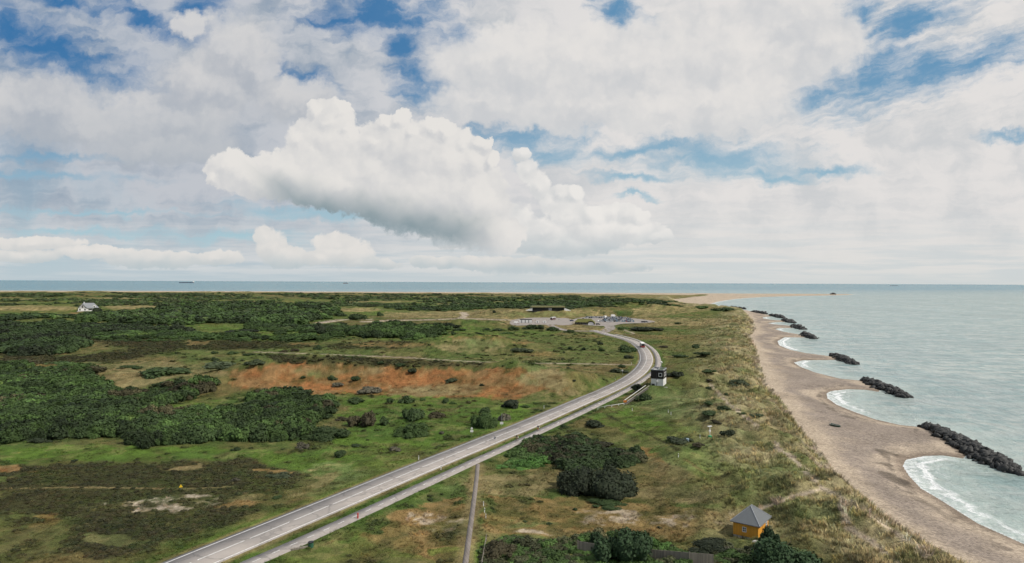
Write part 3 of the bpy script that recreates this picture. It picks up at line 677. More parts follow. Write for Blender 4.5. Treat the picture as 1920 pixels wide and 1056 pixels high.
# ------------------------------------------------------------------ object helpers
def tag(o, label=None, cat=None, group=None, kind=None):
    if label: o['label'] = label
    if cat: o['category'] = cat
    if group: o['group'] = group
    if kind: o['kind'] = kind
    return o

def empty(name, loc, rz=0.0, label=None, cat=None, group=None):
    o = bpy.data.objects.new(name, None); COL.objects.link(o)
    o.location = loc; o.rotation_euler = (0, 0, rz); o.empty_display_size = 0.3
    return tag(o, label, cat, group)

def copy_tree(o, parent=None):
    c = o.copy(); COL.objects.link(c); c.parent = parent
    for ch in list(o.children): copy_tree(ch, c)
    return c

class MB:
    """collects shapes and links them as one mesh"""
    def __init__(s): s.bm = bmesh.new()
    def _verts(s, vs, fs):
        b = [s.bm.verts.new(v) for v in vs]
        for f in fs:
            try: s.bm.faces.new([b[i] for i in f])
            except ValueError: pass
        return s
    def box(s, x0, x1, y0, y1, z0, z1, top=1.0, shift=(0, 0)):
        cx, cy = (x0 + x1) / 2, (y0 + y1) / 2; q = []
        for z, k, sh in ((z0, 1, (0, 0)), (z1, top, shift)):
            for x, y in ((x0, y0), (x1, y0), (x1, y1), (x0, y1)): q.append((cx + (x - cx) * k + sh[0], cy + (y - cy) * k + sh[1], z))
        return s._verts(q, [(3, 2, 1, 0), (4, 5, 6, 7), (0, 1, 5, 4), (1, 2, 6, 5), (2, 3, 7, 6), (3, 0, 4, 7)])
    def prism(s, pts, axis_from, axis_to, axis='z'):
        """a closed outline pushed along an axis; outline in the two other axes"""
        n = len(pts); mk = {'z': lambda a, b, t: (a, b, t), 'y': lambda a, b, t: (a, t, b), 'x': lambda a, b, t: (t, a, b)}[axis]
        v = [mk(a, b, axis_from) for a, b in pts] + [mk(a, b, axis_to) for a, b in pts]
        f = [tuple(range(n))[::-1], tuple(range(n, 2 * n))] + [(i, (i + 1) % n, n + (i + 1) % n, n + i) for i in range(n)]
        return s._verts(v, f)
    def tube(s, p, q, r0, r1=None, n=8):
        r1 = r0 if r1 is None else r1
        p, q = Vector(p), Vector(q); d = (q - p).normalized()
        a = d.orthogonal().normalized(); b = d.cross(a); v = []
        for c, r in ((p, r0), (q, r1)):
            for i in range(n):
                t = 2 * PI * i / n; v.append(c + a * (math.cos(t) * r) + b * (math.sin(t) * r))
        return s._verts(v, [tuple(range(n))[::-1], tuple(range(n, 2 * n))] + [(i, (i + 1) % n, n + (i + 1) % n, n + i) for i in range(n)])
    def faces(s, vs, fs): return s._verts(vs, fs)
    def ball(s, c, r, seg=10, squash=(1, 1, 1)):
        m = Matrix.Translation(c) @ Matrix.Diagonal((r * squash[0], r * squash[1], r * squash[2], 1))
        bmesh.ops.create_uvsphere(s.bm, u_segments=seg, v_segments=max(4, seg // 2 + 1), radius=1, matrix=m)
        return s
    def bevel(s, w, seg=1):
        bmesh.ops.bevel(s.bm, geom=s.bm.edges[:], offset=w, segments=seg, affect='EDGES', clamp_overlap=True)
        return s
    def mesh(s, name, mat, smooth=False):
        bmesh.ops.recalc_face_normals(s.bm, faces=s.bm.faces[:])
        me = bpy.data.meshes.new(name); s.bm.to_mesh(me); s.bm.free()
        if mat: me.materials.append(mat)
        if smooth: me.polygons.foreach_set('use_smooth', [True] * len(me.polygons))
        return me
    def build(s, name, mat, parent=None, loc=None, rz=0.0, smooth=False):
        o = bpy.data.objects.new(name, s.mesh(name, mat, smooth)); COL.objects.link(o)
        if parent is not None: o.parent = parent
        if loc is not None: o.location = loc; o.rotation_euler = (0, 0, rz)
        return o

def mat_plain(name, c, rough=0.6, var=0.12, scale=3.0, metal=0.0, spec=0.4, bump=0.0):
    m, M, bs = mat_new(name)
    tcn = M.node('ShaderNodeTexCoord'); p = M.x(tcn.outputs['Object'])
    n = M.noise(p, scale, 5, 0.65); n2 = M.noise(p, scale * 6, 3, 0.6)
    M.put(M.cmul(M.mix(1.0, c, c), ((n - 0.5) * 2 + (n2 - 0.5)) * var + 1.0), bs.inputs['Base Color'])
    M.put((n - 0.5) * 0.2 + rough, bs.inputs['Roughness'])
    bs.inputs['Metallic'].default_value = metal; bs.inputs['Specular IOR Level'].default_value = spec
    if bump:
        b = M.node('ShaderNodeBump'); b.inputs['Strength'].default_value = bump; b.inputs['Distance'].default_value = 0.05
        M.put(n2, b.inputs['Height']); M.link(b.outputs[0], bs.inputs['Normal'])
    return m

def mat_planks(name, c, pitch=0.2, axis=0, var=0.25, rough=0.8):
    """boards: each board its own tone, dark joints"""
    m, M, bs = mat_new(name)
    tcn = M.node('ShaderNodeTexCoord'); p = M.x(tcn.outputs['Object'])
    s3 = M.sep(p); v = (s3[0] + s3[1] * 0.37) if axis == 0 else s3[2]
    t = v / pitch; fl = t._m('FLOOR'); fr = t._m('FRACT')
    wn = M.node('ShaderNodeTexWhiteNoise', noise_dimensions='1D'); M.put(fl, wn.inputs['W'])
    tone = (M.x(wn.outputs['Value']) - 0.5) * var + (M.noise(p, 5, 4, 0.6) - 0.5) * 0.3 + 1.0
    gap = fr.step(0.0, 0.07) * fr.step(0.93, 1.0, 1.0, 0.0)
    M.put(M.cmul(M.mix(1.0, c, c), tone * (gap * 0.6 + 0.4)), bs.inputs['Base Color'])
    bs.inputs['Roughness'].default_value = rough
    return m

def mat_glass(name, c=(0.015, 0.02, 0.025)):
    m, M, bs = mat_new(name)
    tcn = M.node('ShaderNodeTexCoord'); n = M.noise(M.x(tcn.outputs['Object']), 1.2, 2, 0.5)
    M.put(M.cmul(M.mix(1.0, c, c), n + 0.5), bs.inputs['Base Color']); bs.inputs['Roughness'].default_value = 0.06
    return m

WHITE = mat_plain("white_paint", (0.74, 0.73, 0.70), 0.55, 0.10, 1.5)
DIRTYWHITE = mat_plain("lime_wash", (0.68, 0.67, 0.64), 0.8, 0.22, 0.9)
TAR = mat_planks("tarred_boards", (0.018, 0.015, 0.013), 0.22, 0, 0.5)
DARK = mat_plain("dark_paint", (0.02, 0.021, 0.023), 0.5, 0.2)
GREY = mat_plain("grey_metal", (0.30, 0.31, 0.32), 0.45, 0.12, 2.0, 0.3)
ROOFING = mat_plain("slate_felt", (0.125, 0.135, 0.14), 0.75, 0.16, 1.4)
YELLOW = mat_planks("yellow_boards", (0.66, 0.30, 0.028), 0.18, 0, 0.14, 0.7)
WOOD = mat_planks("weathered_boards", (0.21, 0.185, 0.15), 0.16, 0, 0.4)
CONC = mat_plain("concrete", (0.42, 0.40, 0.36), 0.9, 0.2, 1.0)
GLASS = mat_glass("window_glass")
RED = mat_plain("red_paint", (0.50, 0.035, 0.025), 0.45, 0.1)
GREEN = mat_plain("green_paint", (0.03, 0.10, 0.06), 0.5, 0.15)
ORANGE = mat_plain("orange_paint", (0.75, 0.22, 0.02), 0.5, 0.1)
YELLOWSIGN = mat_plain("yellow_paint", (0.80, 0.52, 0.03), 0.5, 0.1)
RUBBER = mat_plain("black_rubber", (0.018, 0.018, 0.018), 0.8, 0.1)
SKIN = mat_plain("skin", (0.50, 0.30, 0.21), 0.6, 0.05)
# ------------------------------------------------------------------ ways
def offset(line, d):
    p = np.array(line); t = np.gradient(p, axis=0); t /= np.linalg.norm(t, axis=1)[:, None] + 1e-9
    return p + np.stack([t[:, 1], -t[:, 0]], 1) * d            # positive: to the right of travel

def ribbon(name, line, a, b, z, mat, thick=0.0, s0=None):
    L, R = offset(line, a), offset(line, b); n = len(L)
    zz = z if np.ndim(z) else np.full(n, z)
    v = np.concatenate([np.column_stack([L, zz]), np.column_stack([R, zz])])
    i = np.arange(n - 1)
    f = np.stack([i, i + n, i + n + 1, i + 1], 1)
    if thick:
        v2 = np.concatenate([v, v - np.array([0, 0, thick])]); m = 2 * n
        f = np.concatenate([f, np.stack([i + 1, i + 1 + m, i + m, i], 1), np.stack([i + n, i + n + m, i + n + 1 + m, i + n + 1], 1)]); v = v2
    me = np_mesh(name, v, f, mat)
    return me

def struct(name, me, label=None):
    o = link(bpy.data.objects.new(name, me)); o['kind'] = 'structure'
    if label: o['label'] = label
    return o

m_asph, M, bs = mat_new("asphalt")
geo = M.node('ShaderNodeNewGeometry'); pos = M.x(geo.outputs['Position'])
a1 = M.noise(pos, 0.25, 5, 0.65); a2 = M.noise(pos, 6.0, 3, 0.7); a3 = M.noise(M.vm('MULTIPLY', pos, (1, 1, 1)), 0.05, 3, 0.5)
crack = M.voro(M.vm('ADD', pos, M.vm('SCALE', M.noise(pos, 0.5, 3, 0.6, col=True), scale=3.0)), 0.12, 'DISTANCE_TO_EDGE')
basec = M.mix(a1.step(0.3, 0.7), (0.295, 0.266, 0.243), (0.345, 0.313, 0.286))
basec = M.mix(a3.step(0.48, 0.60) * 0.55, basec, (0.235, 0.218, 0.203))
basec = M.mix(crack.step(0.012, 0.03, 1.0, 0.0) * 0.4, basec, (0.13, 0.125, 0.12))
M.put(M.cmul(basec, (a2 - 0.5) * 0.25 + 1.0), bs.inputs['Base Color']); bs.inputs['Roughness'].default_value = 0.9; bs.inputs['Specular IOR Level'].default_value = 0.25
m_line, M, bs = mat_new("road_paint")
geo = M.node('ShaderNodeNewGeometry'); pos = M.x(geo.outputs['Position'])
w = M.noise(pos, 1.7, 4, 0.7)
M.put(M.mix(w.step(0.28, 0.52), (0.40, 0.39, 0.37), (0.74, 0.73, 0.70)), bs.inputs['Base Color']); bs.inputs['Roughness'].default_value = 0.8
m_grav, M, bs = mat_new("gravel_yard")
geo = M.node('ShaderNodeNewGeometry'); pos = M.x(geo.outputs['Position'])
w = M.noise(pos, 0.12, 5, 0.6); w2 = M.noise(pos, 1.5, 3, 0.7)
M.put(M.cmul(M.mix(w.step(0.35, 0.65), (0.235, 0.208, 0.184), (0.30, 0.265, 0.232)), (w2 - 0.5) * 0.3 + 1), bs.inputs['Base Color']); bs.inputs['Roughness'].default_value = 1.0

HALF = 3.45
struct("road", ribbon("road", ROAD, -HALF - .55, HALF + .35, ROADZ + 0.10, m_asph, 0.35), 'grey two-lane road curving through the heath')
struct("cycle_path", ribbon("cycle_path", PATH, -1.5, 1.6, ROADZ + 0.10, m_asph, 0.35), 'grey cycle path beside the road')
def dashes(line, off, w, on, gap, z):
    p = offset(line, off); s = np.concatenate([[0], np.cumsum(np.linalg.norm(np.diff(p, axis=0), axis=1))])
    V = []; Fc = []; t = 0.0
    def at(u): return np.array([np.interp(u, s, p[:, 0]), np.interp(u, s, p[:, 1])])
    while t + on < s[-1]:
        a, b = at(t), at(t + on); d = (b - a) / np.linalg.norm(b - a); nrm = np.array([d[1], -d[0]]) * w / 2
        k = len(V); V += [(*(a - nrm), z), (*(a + nrm), z), (*(b + nrm), z), (*(b - nrm), z)]; Fc.append((k, k + 1, k + 2, k + 3)); t += on + gap
    return V, Fc
ZL = ROADZ + 0.112
V, Fc = [], []
for off, w in ((-HALF + .14, .2), (HALF - .14, .2)):
    me = ribbon("t", ROAD, off - w / 2, off + w / 2, ZL, None)
    k = len(V); V += [tuple(v.co) for v in me.vertices]; Fc += [tuple(i + k for i in q.vertices) for q in me.polygons]; bpy.data.meshes.remove(me)
a, b = dashes(ROAD, 0.0, .18, 9.0, 1.1, ZL); k = len(V); V += a; Fc += [tuple(i + k for i in q) for q in b]
a, b = dashes(PATH, 0.0, .13, 1.6, 2.2, ZL); k = len(V); V += a; Fc += [tuple(i + k for i in q) for q in b]
struct("road_markings", np_mesh("road_markings", V, Fc, m_line), 'white lines on the road and cycle path')
def draped(line, w, lift, name, mat, label):
    z = height(line[:, 0], line[:, 1]); z = np.convolve(np.pad(z, 2, 'edge'), np.ones(5) / 5, 'valid') + lift
    return struct(name, ribbon(name, line, -w, w, z, mat, 0.2), label)
m_slab = mat_planks("grey_slabs", (0.20, 0.172, 0.15), 0.6, 0, 0.25, 0.95)
draped(FOOTPATH, 0.46, 0.05, "footpath", m_slab, 'narrow paved footpath running down to the left of the thicket')
def sheet(name, poly, z, mat, label):
    bm = bmesh.new(); vs = [bm.verts.new((x, y, z)) for x, y in poly]; f = bm.faces.new(vs); f.normal_update()
    if f.normal.z < 0: f.normal_flip()
    bmesh.ops.triangulate(bm, faces=bm.faces[:])
    me = bpy.data.meshes.new(name); bm.to_mesh(me); bm.free(); me.materials.append(mat)
    return struct(name, me, label)
sheet("yard", smooth_line(list(LOT_W) + [LOT_W[0]], 5)[:-1], ROADZ + 0.14, m_grav, 'pale gravel yard by the kiosk')
sheet("car_park", smooth_line(list(LOT_E) + [LOT_E[0]], 4)[:-1], ROADZ + 0.15, m_grav, 'pale car park at the end of the road')
struct("lane", ribbon("lane", LANE4, -3.2, 3.2, ROADZ + 0.12, m_grav), 'pale lane leading left from the end of the road to the gravel yard')
struct("lane", ribbon("lane", LANE5, -5, 5, ROADZ + 0.13, m_grav), 'pale turning from the end of the road to the car park')
# ------------------------------------------------------------------ foliage
def leaf_mat(name, source):
    m, M, bs = mat_new(name)
    geo = M.node('ShaderNodeNewGeometry'); pos = M.x(geo.outputs['Position'])
    if source == 'object':
        oi = M.node('ShaderNodeObjectInfo'); base = M.x(oi.outputs['Color']); rnd = M.x(oi.outputs['Random'])
    else:
        at = M.node('ShaderNodeAttribute', attribute_name='tint', attribute_type='INSTANCER'); base = M.x(at.outputs['Color'])
        oi = M.node('ShaderNodeObjectInfo'); rnd = M.x(oi.outputs['Random'])
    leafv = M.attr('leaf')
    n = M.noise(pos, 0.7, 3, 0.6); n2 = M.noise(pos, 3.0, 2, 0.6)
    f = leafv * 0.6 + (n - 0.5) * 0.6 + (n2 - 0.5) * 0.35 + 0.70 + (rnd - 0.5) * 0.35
    c = M.cmul(base, f.max(0.25))
    c = M.mix((n - 0.45) * 0.7, c, M.vm('MULTIPLY', c, (1.45, 1.15, 0.8)))
    M.put(c, bs.inputs['Base Color']); bs.inputs['Roughness'].default_value = 0.75; bs.inputs['Specular IOR Level'].default_value = 0.25
    M.put(M.vm('NORMALIZE', M.vm('ADD', M.vm('SCALE', M.x(geo.outputs['Normal']), scale=0.75), (0, 0, 0.35))), bs.inputs['Normal'])
    return m
m_bush = leaf_mat("bush_leaves", 'object')
m_thick = leaf_mat("thicket_leaves", 'inst')
m_bark = mat_plain("bark", (0.07, 0.052, 0.038), 0.95, 0.3, 6, bump=0.6)

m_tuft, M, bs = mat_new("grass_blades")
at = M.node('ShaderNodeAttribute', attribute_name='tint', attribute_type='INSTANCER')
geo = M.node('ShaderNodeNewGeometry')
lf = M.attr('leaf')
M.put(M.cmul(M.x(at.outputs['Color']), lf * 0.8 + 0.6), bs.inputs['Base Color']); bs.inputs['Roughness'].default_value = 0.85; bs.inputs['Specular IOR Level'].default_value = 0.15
nm = M.vm('NORMALIZE', M.vm('ADD', M.vm('SCALE', M.x(geo.outputs['Normal']), scale=0.55), (0, 0, 0.6)))
M.put(nm, bs.inputs['Normal'])

def bush_arrays(seed, nleaf, size, lobes=7, conical=False, open_=0.0):
    """many small leaf sprays over a heap of lobes; about 1 wide each way and 1 high"""
    r = np.random.default_rng(seed)
    L = []
    if conical:
        for k in range(9):
            h = k / 8; rad = 0.62 * (1 - h) ** 0.8 + 0.08
            a = r.uniform(0, 2 * PI); L.append((math.cos(a) * rad * .35, math.sin(a) * rad * .35, 0.12 + h * 0.85, rad, rad, 0.18))
    else:
        L.append((r.uniform(-.15, .15), r.uniform(-.15, .15), 0.36, 0.56, 0.5, 0.5))
        for k in range(lobes):
            a = r.uniform(0, 2 * PI); d = r.uniform(0.3, 0.80); s = r.uniform(0.18, 0.46)
            L.append((math.cos(a) * d, math.sin(a) * d, r.uniform(0.08, 0.62) * (1.15 - d * .6), s, s * r.uniform(.7, 1.2), s * r.uniform(0.7, 1.1)))
    L = np.array(L); w = L[:, 3] * L[:, 5]; w = w / w.sum()
    k = r.choice(len(L), nleaf, p=w)
    d = r.normal(size=(nleaf, 3)); d[:, 2] = np.where(d[:, 2] < -0.35, -d[:, 2], d[:, 2]); d /= np.linalg.norm(d, axis=1)[:, None]
    rad = (1 - r.random(nleaf) ** 2 * (0.25 + open_)) * (1 + r.normal(size=nleaf) * 0.07)
    P = L[k, :3] + d * L[k, 3:] * rad[:, None]
    keep = P[:, 2] > -0.02; P = P[keep]; d = d[keep]; n = len(P)
    nrm = d + r.normal(size=(n, 3)) * 0.55; nrm /= np.linalg.norm(nrm, axis=1)[:, None]
    t = np.cross(nrm, r.normal(size=(n, 3))); t /= np.linalg.norm(t, axis=1)[:, None] + 1e-9; b = np.cross(nrm, t)
    s = size * r.uniform(0.6, 1.3, n)[:, None]; e = s * r.uniform(0.45, 0.8, n)[:, None]
    q = np.stack([P - t * s, P - b * e * .9 + nrm * s * .15, P + t * s, P + b * e + nrm * s * .1], 1).reshape(-1, 3)
    f = np.arange(4 * n).reshape(n, 4)
    lv = np.repeat(r.uniform(0.15, 0.85, n), 4)
    return q, f, lv, L

def bush_mesh(name, seed, nleaf, size, mat, **kw):
    q, f, lv, L = bush_arrays(seed, nleaf, size, **kw)
    # solid lumpy hulls, darker toned, added inside the lobes to block light
    V = [q]; Fq = [f]; lvs = [lv]; n0 = len(q)
    for l in L:
        nu, nv = 7, 4; pts = []
        for j in range(nv + 1):
            th = PI * j / nv
            for i in range(nu):
                a = 2 * PI * i / nu + j; pts.append((l[0] + math.sin(th) * math.cos(a) * l[3] * .84, l[1] + math.sin(th) * math.sin(a) * l[4] * .84, max(0, l[2] + math.cos(th) * l[5] * .84)))
        V.append(np.array(pts)); ff = []
        for j in range(nv):
            for i in range(nu): ff.append((n0 + j * nu + i, n0 + j * nu + (i + 1) % nu, n0 + (j + 1) * nu + (i + 1) % nu, n0 + (j + 1) * nu + i))
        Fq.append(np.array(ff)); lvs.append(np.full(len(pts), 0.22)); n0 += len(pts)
    me = np_mesh(name, np.concatenate(V), np.concatenate(Fq), mat); set_float(me, 'leaf', np.concatenate(lvs))
    return me

def tuft_mesh(name, seed, nb, h, spread, wid, lean):
    r = np.random.default_rng(seed); V = []; Fc = []; lv = []
    for i in range(nb):
        a = r.uniform(0, 2 * PI); d = spread * math.sqrt(r.random()); x, y = math.cos(a) * d, math.sin(a) * d
        hh = h * r.uniform(.55, 1.15); o = r.uniform(.15, .55) * hh; ox, oy = math.cos(a) * o + lean * hh, math.sin(a) * o
        w = wid * r.uniform(.7, 1.3); ta = r.uniform(0, PI); tx, ty = math.cos(ta) * w, math.sin(ta) * w; k = len(V)
        V += [(x - tx, y - ty, -.05), (x + tx, y + ty, -.05), (x + ox * .4 + tx * .8, y + oy * .4 + ty * .8, hh * .6), (x + ox * .4 - tx * .8, y + oy * .4 - ty * .8, hh * .6), (x + ox + tx * .15, y + oy + ty * .15, hh), (x + ox - tx * .15, y + oy - ty * .15, hh)]
        Fc += [(k, k + 1, k + 2, k + 3), (k + 3, k + 2, k + 4, k + 5)]
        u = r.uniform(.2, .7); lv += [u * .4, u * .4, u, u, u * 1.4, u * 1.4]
    me = np_mesh(name, V, Fc, m_tuft); set_float(me, 'leaf', lv)
    return me

def gn_scatter(name, protos, P, rot, scl, idx, tint, label, cat):
    """one object of kind stuff: points that carry copies of a few plants"""
    c = bpy.data.collections.new(name + "_kinds")
    for i, me in enumerate(protos):
        c.objects.link(bpy.data.objects.new("%s_kind_%02d" % (name, i), me))
    me = bpy.data.meshes.new(name); n = len(P)
    me.vertices.add(n); me.vertices.foreach_set('co', np.asarray(P, np.float32).ravel())
    for nm_, arr in (('rot', rot), ('scl', scl)):
        a = me.attributes.new(nm_, 'FLOAT_VECTOR', 'POINT'); a.data.foreach_set('vector', np.asarray(arr, np.float32).ravel())
    a = me.attributes.new('idx', 'INT', 'POINT'); a.data.foreach_set('value', np.asarray(idx, np.int32))
    set_color(me, 'tint', tint)
    o = link(bpy.data.objects.new(name, me)); tag(o, label, cat, None, 'stuff')
    g = bpy.data.node_groups.new(name + "_scatter", 'GeometryNodeTree')
    g.interface.new_socket("Geometry", in_out='INPUT', socket_type='NodeSocketGeometry'); g.interface.new_socket("Geometry", in_out='OUTPUT', socket_type='NodeSocketGeometry')
    gi = g.nodes.new('NodeGroupInput'); go = g.nodes.new('NodeGroupOutput'); ip = g.nodes.new('GeometryNodeInstanceOnPoints')
    ci = g.nodes.new('GeometryNodeCollectionInfo'); ci.inputs['Collection'].default_value = c; ci.inputs['Separate Children'].default_value = True; ci.inputs['Reset Children'].default_value = True
    def na(t, nm_):
        x = g.nodes.new('GeometryNodeInputNamedAttribute'); x.data_type = t; x.inputs['Name'].default_value = nm_; return x.outputs['Attribute']
    g.links.new(gi.outputs[0], ip.inputs['Points']); g.links.new(ci.outputs[0], ip.inputs['Instance']); ip.inputs['Pick Instance'].default_value = True
    g.links.new(na('INT', 'idx'), ip.inputs['Instance Index']); g.links.new(na('FLOAT_VECTOR', 'rot'), ip.inputs['Rotation']); g.links.new(na('FLOAT_VECTOR', 'scl'), ip.inputs['Scale'])
    g.links.new(ip.outputs[0], go.inputs[0])
    md = o.modifiers.new("scatter", 'NODES'); md.node_group = g
    return o

BUSH = [bush_mesh("leafy_shrub_%d" % i, 40 + i, 800, 0.095, m_bush, lobes=8 + i % 4) for i in range(8)]
THICK = [bush_mesh("thicket_shrub_%d" % i, 60 + i, 700, 0.112, m_thick, lobes=5 + i % 3) for i in range(6)]
FARB = [bush_mesh("far_shrub_%d" % i, 80 + i, 130, 0.22, m_thick, lobes=3) for i in range(4)]
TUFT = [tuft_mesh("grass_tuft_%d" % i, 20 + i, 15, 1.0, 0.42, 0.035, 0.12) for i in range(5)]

# ---- grass tufts over the near land
N = 150000
ang = np.radians(RNG.uniform(-42, 41, N)); rad = 92 * (900 / 92) ** RNG.random(N) ** 1.05
tx, ty = rad * np.sin(ang), rad * np.cos(ang)
tz, tds, tdf, tdr, tdp = height(tx, ty, True)
tc_ = cover_at(tx, ty, tz, tds, tdf, tdr, tdp)
lum = tc_ @ np.array([.3, .5, .2]); green = tc_[:, 1] / (tc_[:, 0] + 1e-6)
lumpy = fbm(tx, ty, 5, 3, 41)
keep = (tdf > 0.4) & (tdr > HALF + 0.7) & (tdp > 1.75) & (near(tx, ty, FOOTPATH, 6) > .9) & (lum < .33) & (near(tx, ty, TRACK, 6) > 1.2) & (np.hypot(tx - HUT_XY[0], ty - HUT_XY[1]) > 4.2) & (np.hypot(tx - TOWER_XY[0], ty - TOWER_XY[1]) > 4.2)
keep &= ~inside(tx, ty, list(LOT_E)) & ~inside(tx, ty, list(LOT_W))
fl_, _ = seg_dist(tx, ty, FOOT_LINE)
mar = (1 - sstep(12, 45, fl_))
keep &= (RNG.random(N) < np.clip(.45 + lumpy * 1.3 + mar * .4, .12, 1))
tx, ty, tz, tc_, lum, mar, lumpy, rad, green = [v[keep] for v in (tx, ty, tz, tc_, lum, mar, lumpy, rad, green)]
n = len(tx)
hgt = (.26 + .42 * mar + np.clip(lum - .12, 0, .15) * 1.2) * RNG.uniform(.6, 1.3, n) * np.clip(1 + lumpy, .5, 1.5)
lod = np.maximum(1, (rad / 170) ** .85)
wsc = np.clip(hgt * 1.25, .45, 1.2) * lod
tint = tc_ * RNG.uniform(.72, 1.38, n)[:, None] * np.stack([RNG.uniform(.9, 1.15, n), np.ones(n), RNG.uniform(.8, 1.15, n)], 1)
straw = RNG.random(n) < .18 * (.4 + mar)
tint[straw] = tint[straw] * np.array([1.6, 1.4, 1.3]); tint = np.minimum(tint * (1 + .35 * mar)[:, None], .75)
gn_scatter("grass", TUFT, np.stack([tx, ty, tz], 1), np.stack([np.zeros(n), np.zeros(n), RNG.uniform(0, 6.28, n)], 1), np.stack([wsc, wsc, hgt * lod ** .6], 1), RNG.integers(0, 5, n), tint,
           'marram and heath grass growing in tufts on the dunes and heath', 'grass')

# ---- heather: low dark cushions on the heath
N = 60000
ang = np.radians(RNG.uniform(-41, 8, N)); rad = 95 * (620 / 95) ** RNG.random(N)
hx, hy = rad * np.sin(ang), rad * np.cos(ang); hz_, a_, b_, c_, d_ = height(hx, hy, True); hc = cover_at(hx, hy, hz_, a_, b_, c_, d_)
hl = hc @ np.array([.3, .5, .2])
keep = (hl < .062) & (c_ > 5) & (d_ > 3) & (RNG.random(N) < .8)
hx, hy, hz_, hc, rad = [v[keep] for v in (hx, hy, hz_, hc, rad)]; n = len(hx)
s = RNG.uniform(.35, .95, n) * np.maximum(1, (rad / 170) ** .8)
gn_scatter("heather", FARB, np.stack([hx, hy, hz_ - .08], 1), np.stack([np.zeros(n), np.zeros(n), RNG.uniform(0, 6.28, n)], 1), np.stack([s, s * RNG.uniform(.7, 1.2, n), s * .5], 1), RNG.integers(0, 4, n),
           hc * RNG.uniform(.6, 1.25, n)[:, None] * np.stack([RNG.uniform(.9, 1.2, n), np.ones(n), np.ones(n)], 1), 'low dark heather and crowberry cushions on the heath', 'heather')

# ---- thickets
GD, GM, GB, GG, GT = (.033, .056, .018), (.048, .085, .022), (.062, .058, .028), (.100, .095, .066), (.050, .066, .032)
def thicket(name, poly, label, cat, R0, dens=1.0, hk=0.95, cols=(GD, GD, GM), far=False, gate=None, margin=0.0, hmax=4.0):
    P = np.array(poly, float); z = 3.4
    c = flat(P[:, 0], P[:, 1], z); r = np.hypot(c[:, 0], c[:, 1]); az = np.arctan2(c[:, 0], c[:, 1])
    r0, r1 = max(90, r.min() - 5), r.max() + 30; pts = []
    rr_ = r0
    while rr_ < r1:
        R = R0(rr_); sr_ = max(R * .8, rr_ * rr_ / (F * .53 * 44) * .30)
        da = R * .8 / rr_; k = np.arange(az.min(), az.max(), da)
        if len(k): pts.append(np.stack([rr_ + RNG.uniform(-.5, .5, len(k)) * sr_, k + RNG.uniform(-.5, .5, len(k)) * da, np.full(len(k), R)], 1))
        rr_ += sr_
    p = np.concatenate(pts); x, y, R = p[:, 0] * np.sin(p[:, 1]), p[:, 0] * np.cos(p[:, 1]), p[:, 2]
    z, ds_, df_, dr_, dp_ = height(x, y, True); px, py = project(x, y, z)
    asp = 2.5
    k = F / p[:, 0]; e = sdist(px, py * asp, [(u, v * asp) for u, v in poly]) + fbm(x, y, 18, 3, 51) * 8 * k
    keep = (e > margin) & (ds_ > 30) & (dr_ > R + 4.5) & (dp_ > R * 1.25 + 1.6)
    for L, w in ((LANE, 8), (LANE2, 5), (LANE3, 7), (TRACK, 3), (LANE4, 5), (LANE5, 5)): keep &= near(x, y, L, 30) > w + R * .5
    keep &= (near(x, y, FOOTPATH, 12) > 1.8)
    keep &= ~inside(x, y, list(LOT_E)) & ~inside(x, y, list(LOT_W))
    if gate: keep &= gate(x, y, px, py)
    keep &= RNG.random(len(x)) < dens
    x, y, z, R, e, px, py = [v[keep] for v in (x, y, z, R, e, px, py)]; n = len(x)
    if n == 0: return None
    edge = np.clip(e / 10 + .45, .45, 1)
    s = R * np.exp(RNG.normal(size=n) * .36); hh = np.minimum(s * hk * RNG.uniform(.75, 1.3, n) * edge * np.clip(1 + fbm(x, y, 26, 4, 53) * 1.6, .45, 1.7), hmax)
    pick = np.clip(((fbm(x, y, 22, 3, 52) + .45 + RNG.normal(size=n) * .12) * len(cols)).astype(int), 0, len(cols) - 1)
    tint = np.array(cols)[pick] * np.exp(RNG.normal(size=n) * .20)[:, None] * (1 + fbm(x, y, 16, 3, 57) * 1.0)[:, None]
    bloom = RNG.random(n) < .035 * (fbm(x, y, 30, 2, 58) > .0); tint[bloom] = tint[bloom] * np.array([2.1, 1.8, 1.8])
    pr = FARB if far else THICK
    return gn_scatter(name, pr, np.stack([x, y, z - .1], 1), np.stack([np.zeros(n), np.zeros(n), RNG.uniform(0, 6.28, n)], 1), np.stack([s, s, hh], 1), RNG.integers(0, len(pr), n), tint, label, cat)

Rn = lambda r: float(np.clip(2.0 + (r - 180) * .007, 2.0, 7))
thicket("thicket", [(0, 690), (160, 690), (180, 695), (172, 715), (200, 725), (228, 742), (255, 738), (300, 721), (340, 713), (400, 713), (412, 730), (405, 738), (370, 748), (350, 753), (300, 762), (255, 768), (252, 782), (300, 774), (400, 774), (440, 768), (480, 745), (500, 738), (560, 742), (622, 748),
        (618, 785), (580, 800), (575, 826), (540, 836), (480, 838), (430, 836), (350, 840), (270, 843), (234, 836), (245, 822), (150, 826), (60, 828), (40, 834), (0, 828)], 'broad dark green thicket filling the hollow below the rust coloured dune', 'thicket', Rn, cols=(GD, GM, GD, GM, GB))
thicket("thicket", [(0, 612), (75, 614), (90, 609), (115, 610), (150, 626), (160, 640), (150, 656), (110, 668), (60, 670), (0, 664)], 'very dark wood at the left edge below the bright green strip', 'thicket', Rn, cols=(GD, GD, (.024, .034, .016)), hmax=6, hk=1.1)
thicket("thicket", [(118, 614), (200, 611), (310, 614), (320, 623), (240, 623), (150, 624)], 'long dark hedge-like thicket along the green strip', 'thicket', Rn, cols=(GD, (.024, .034, .016)), hk=1.0)
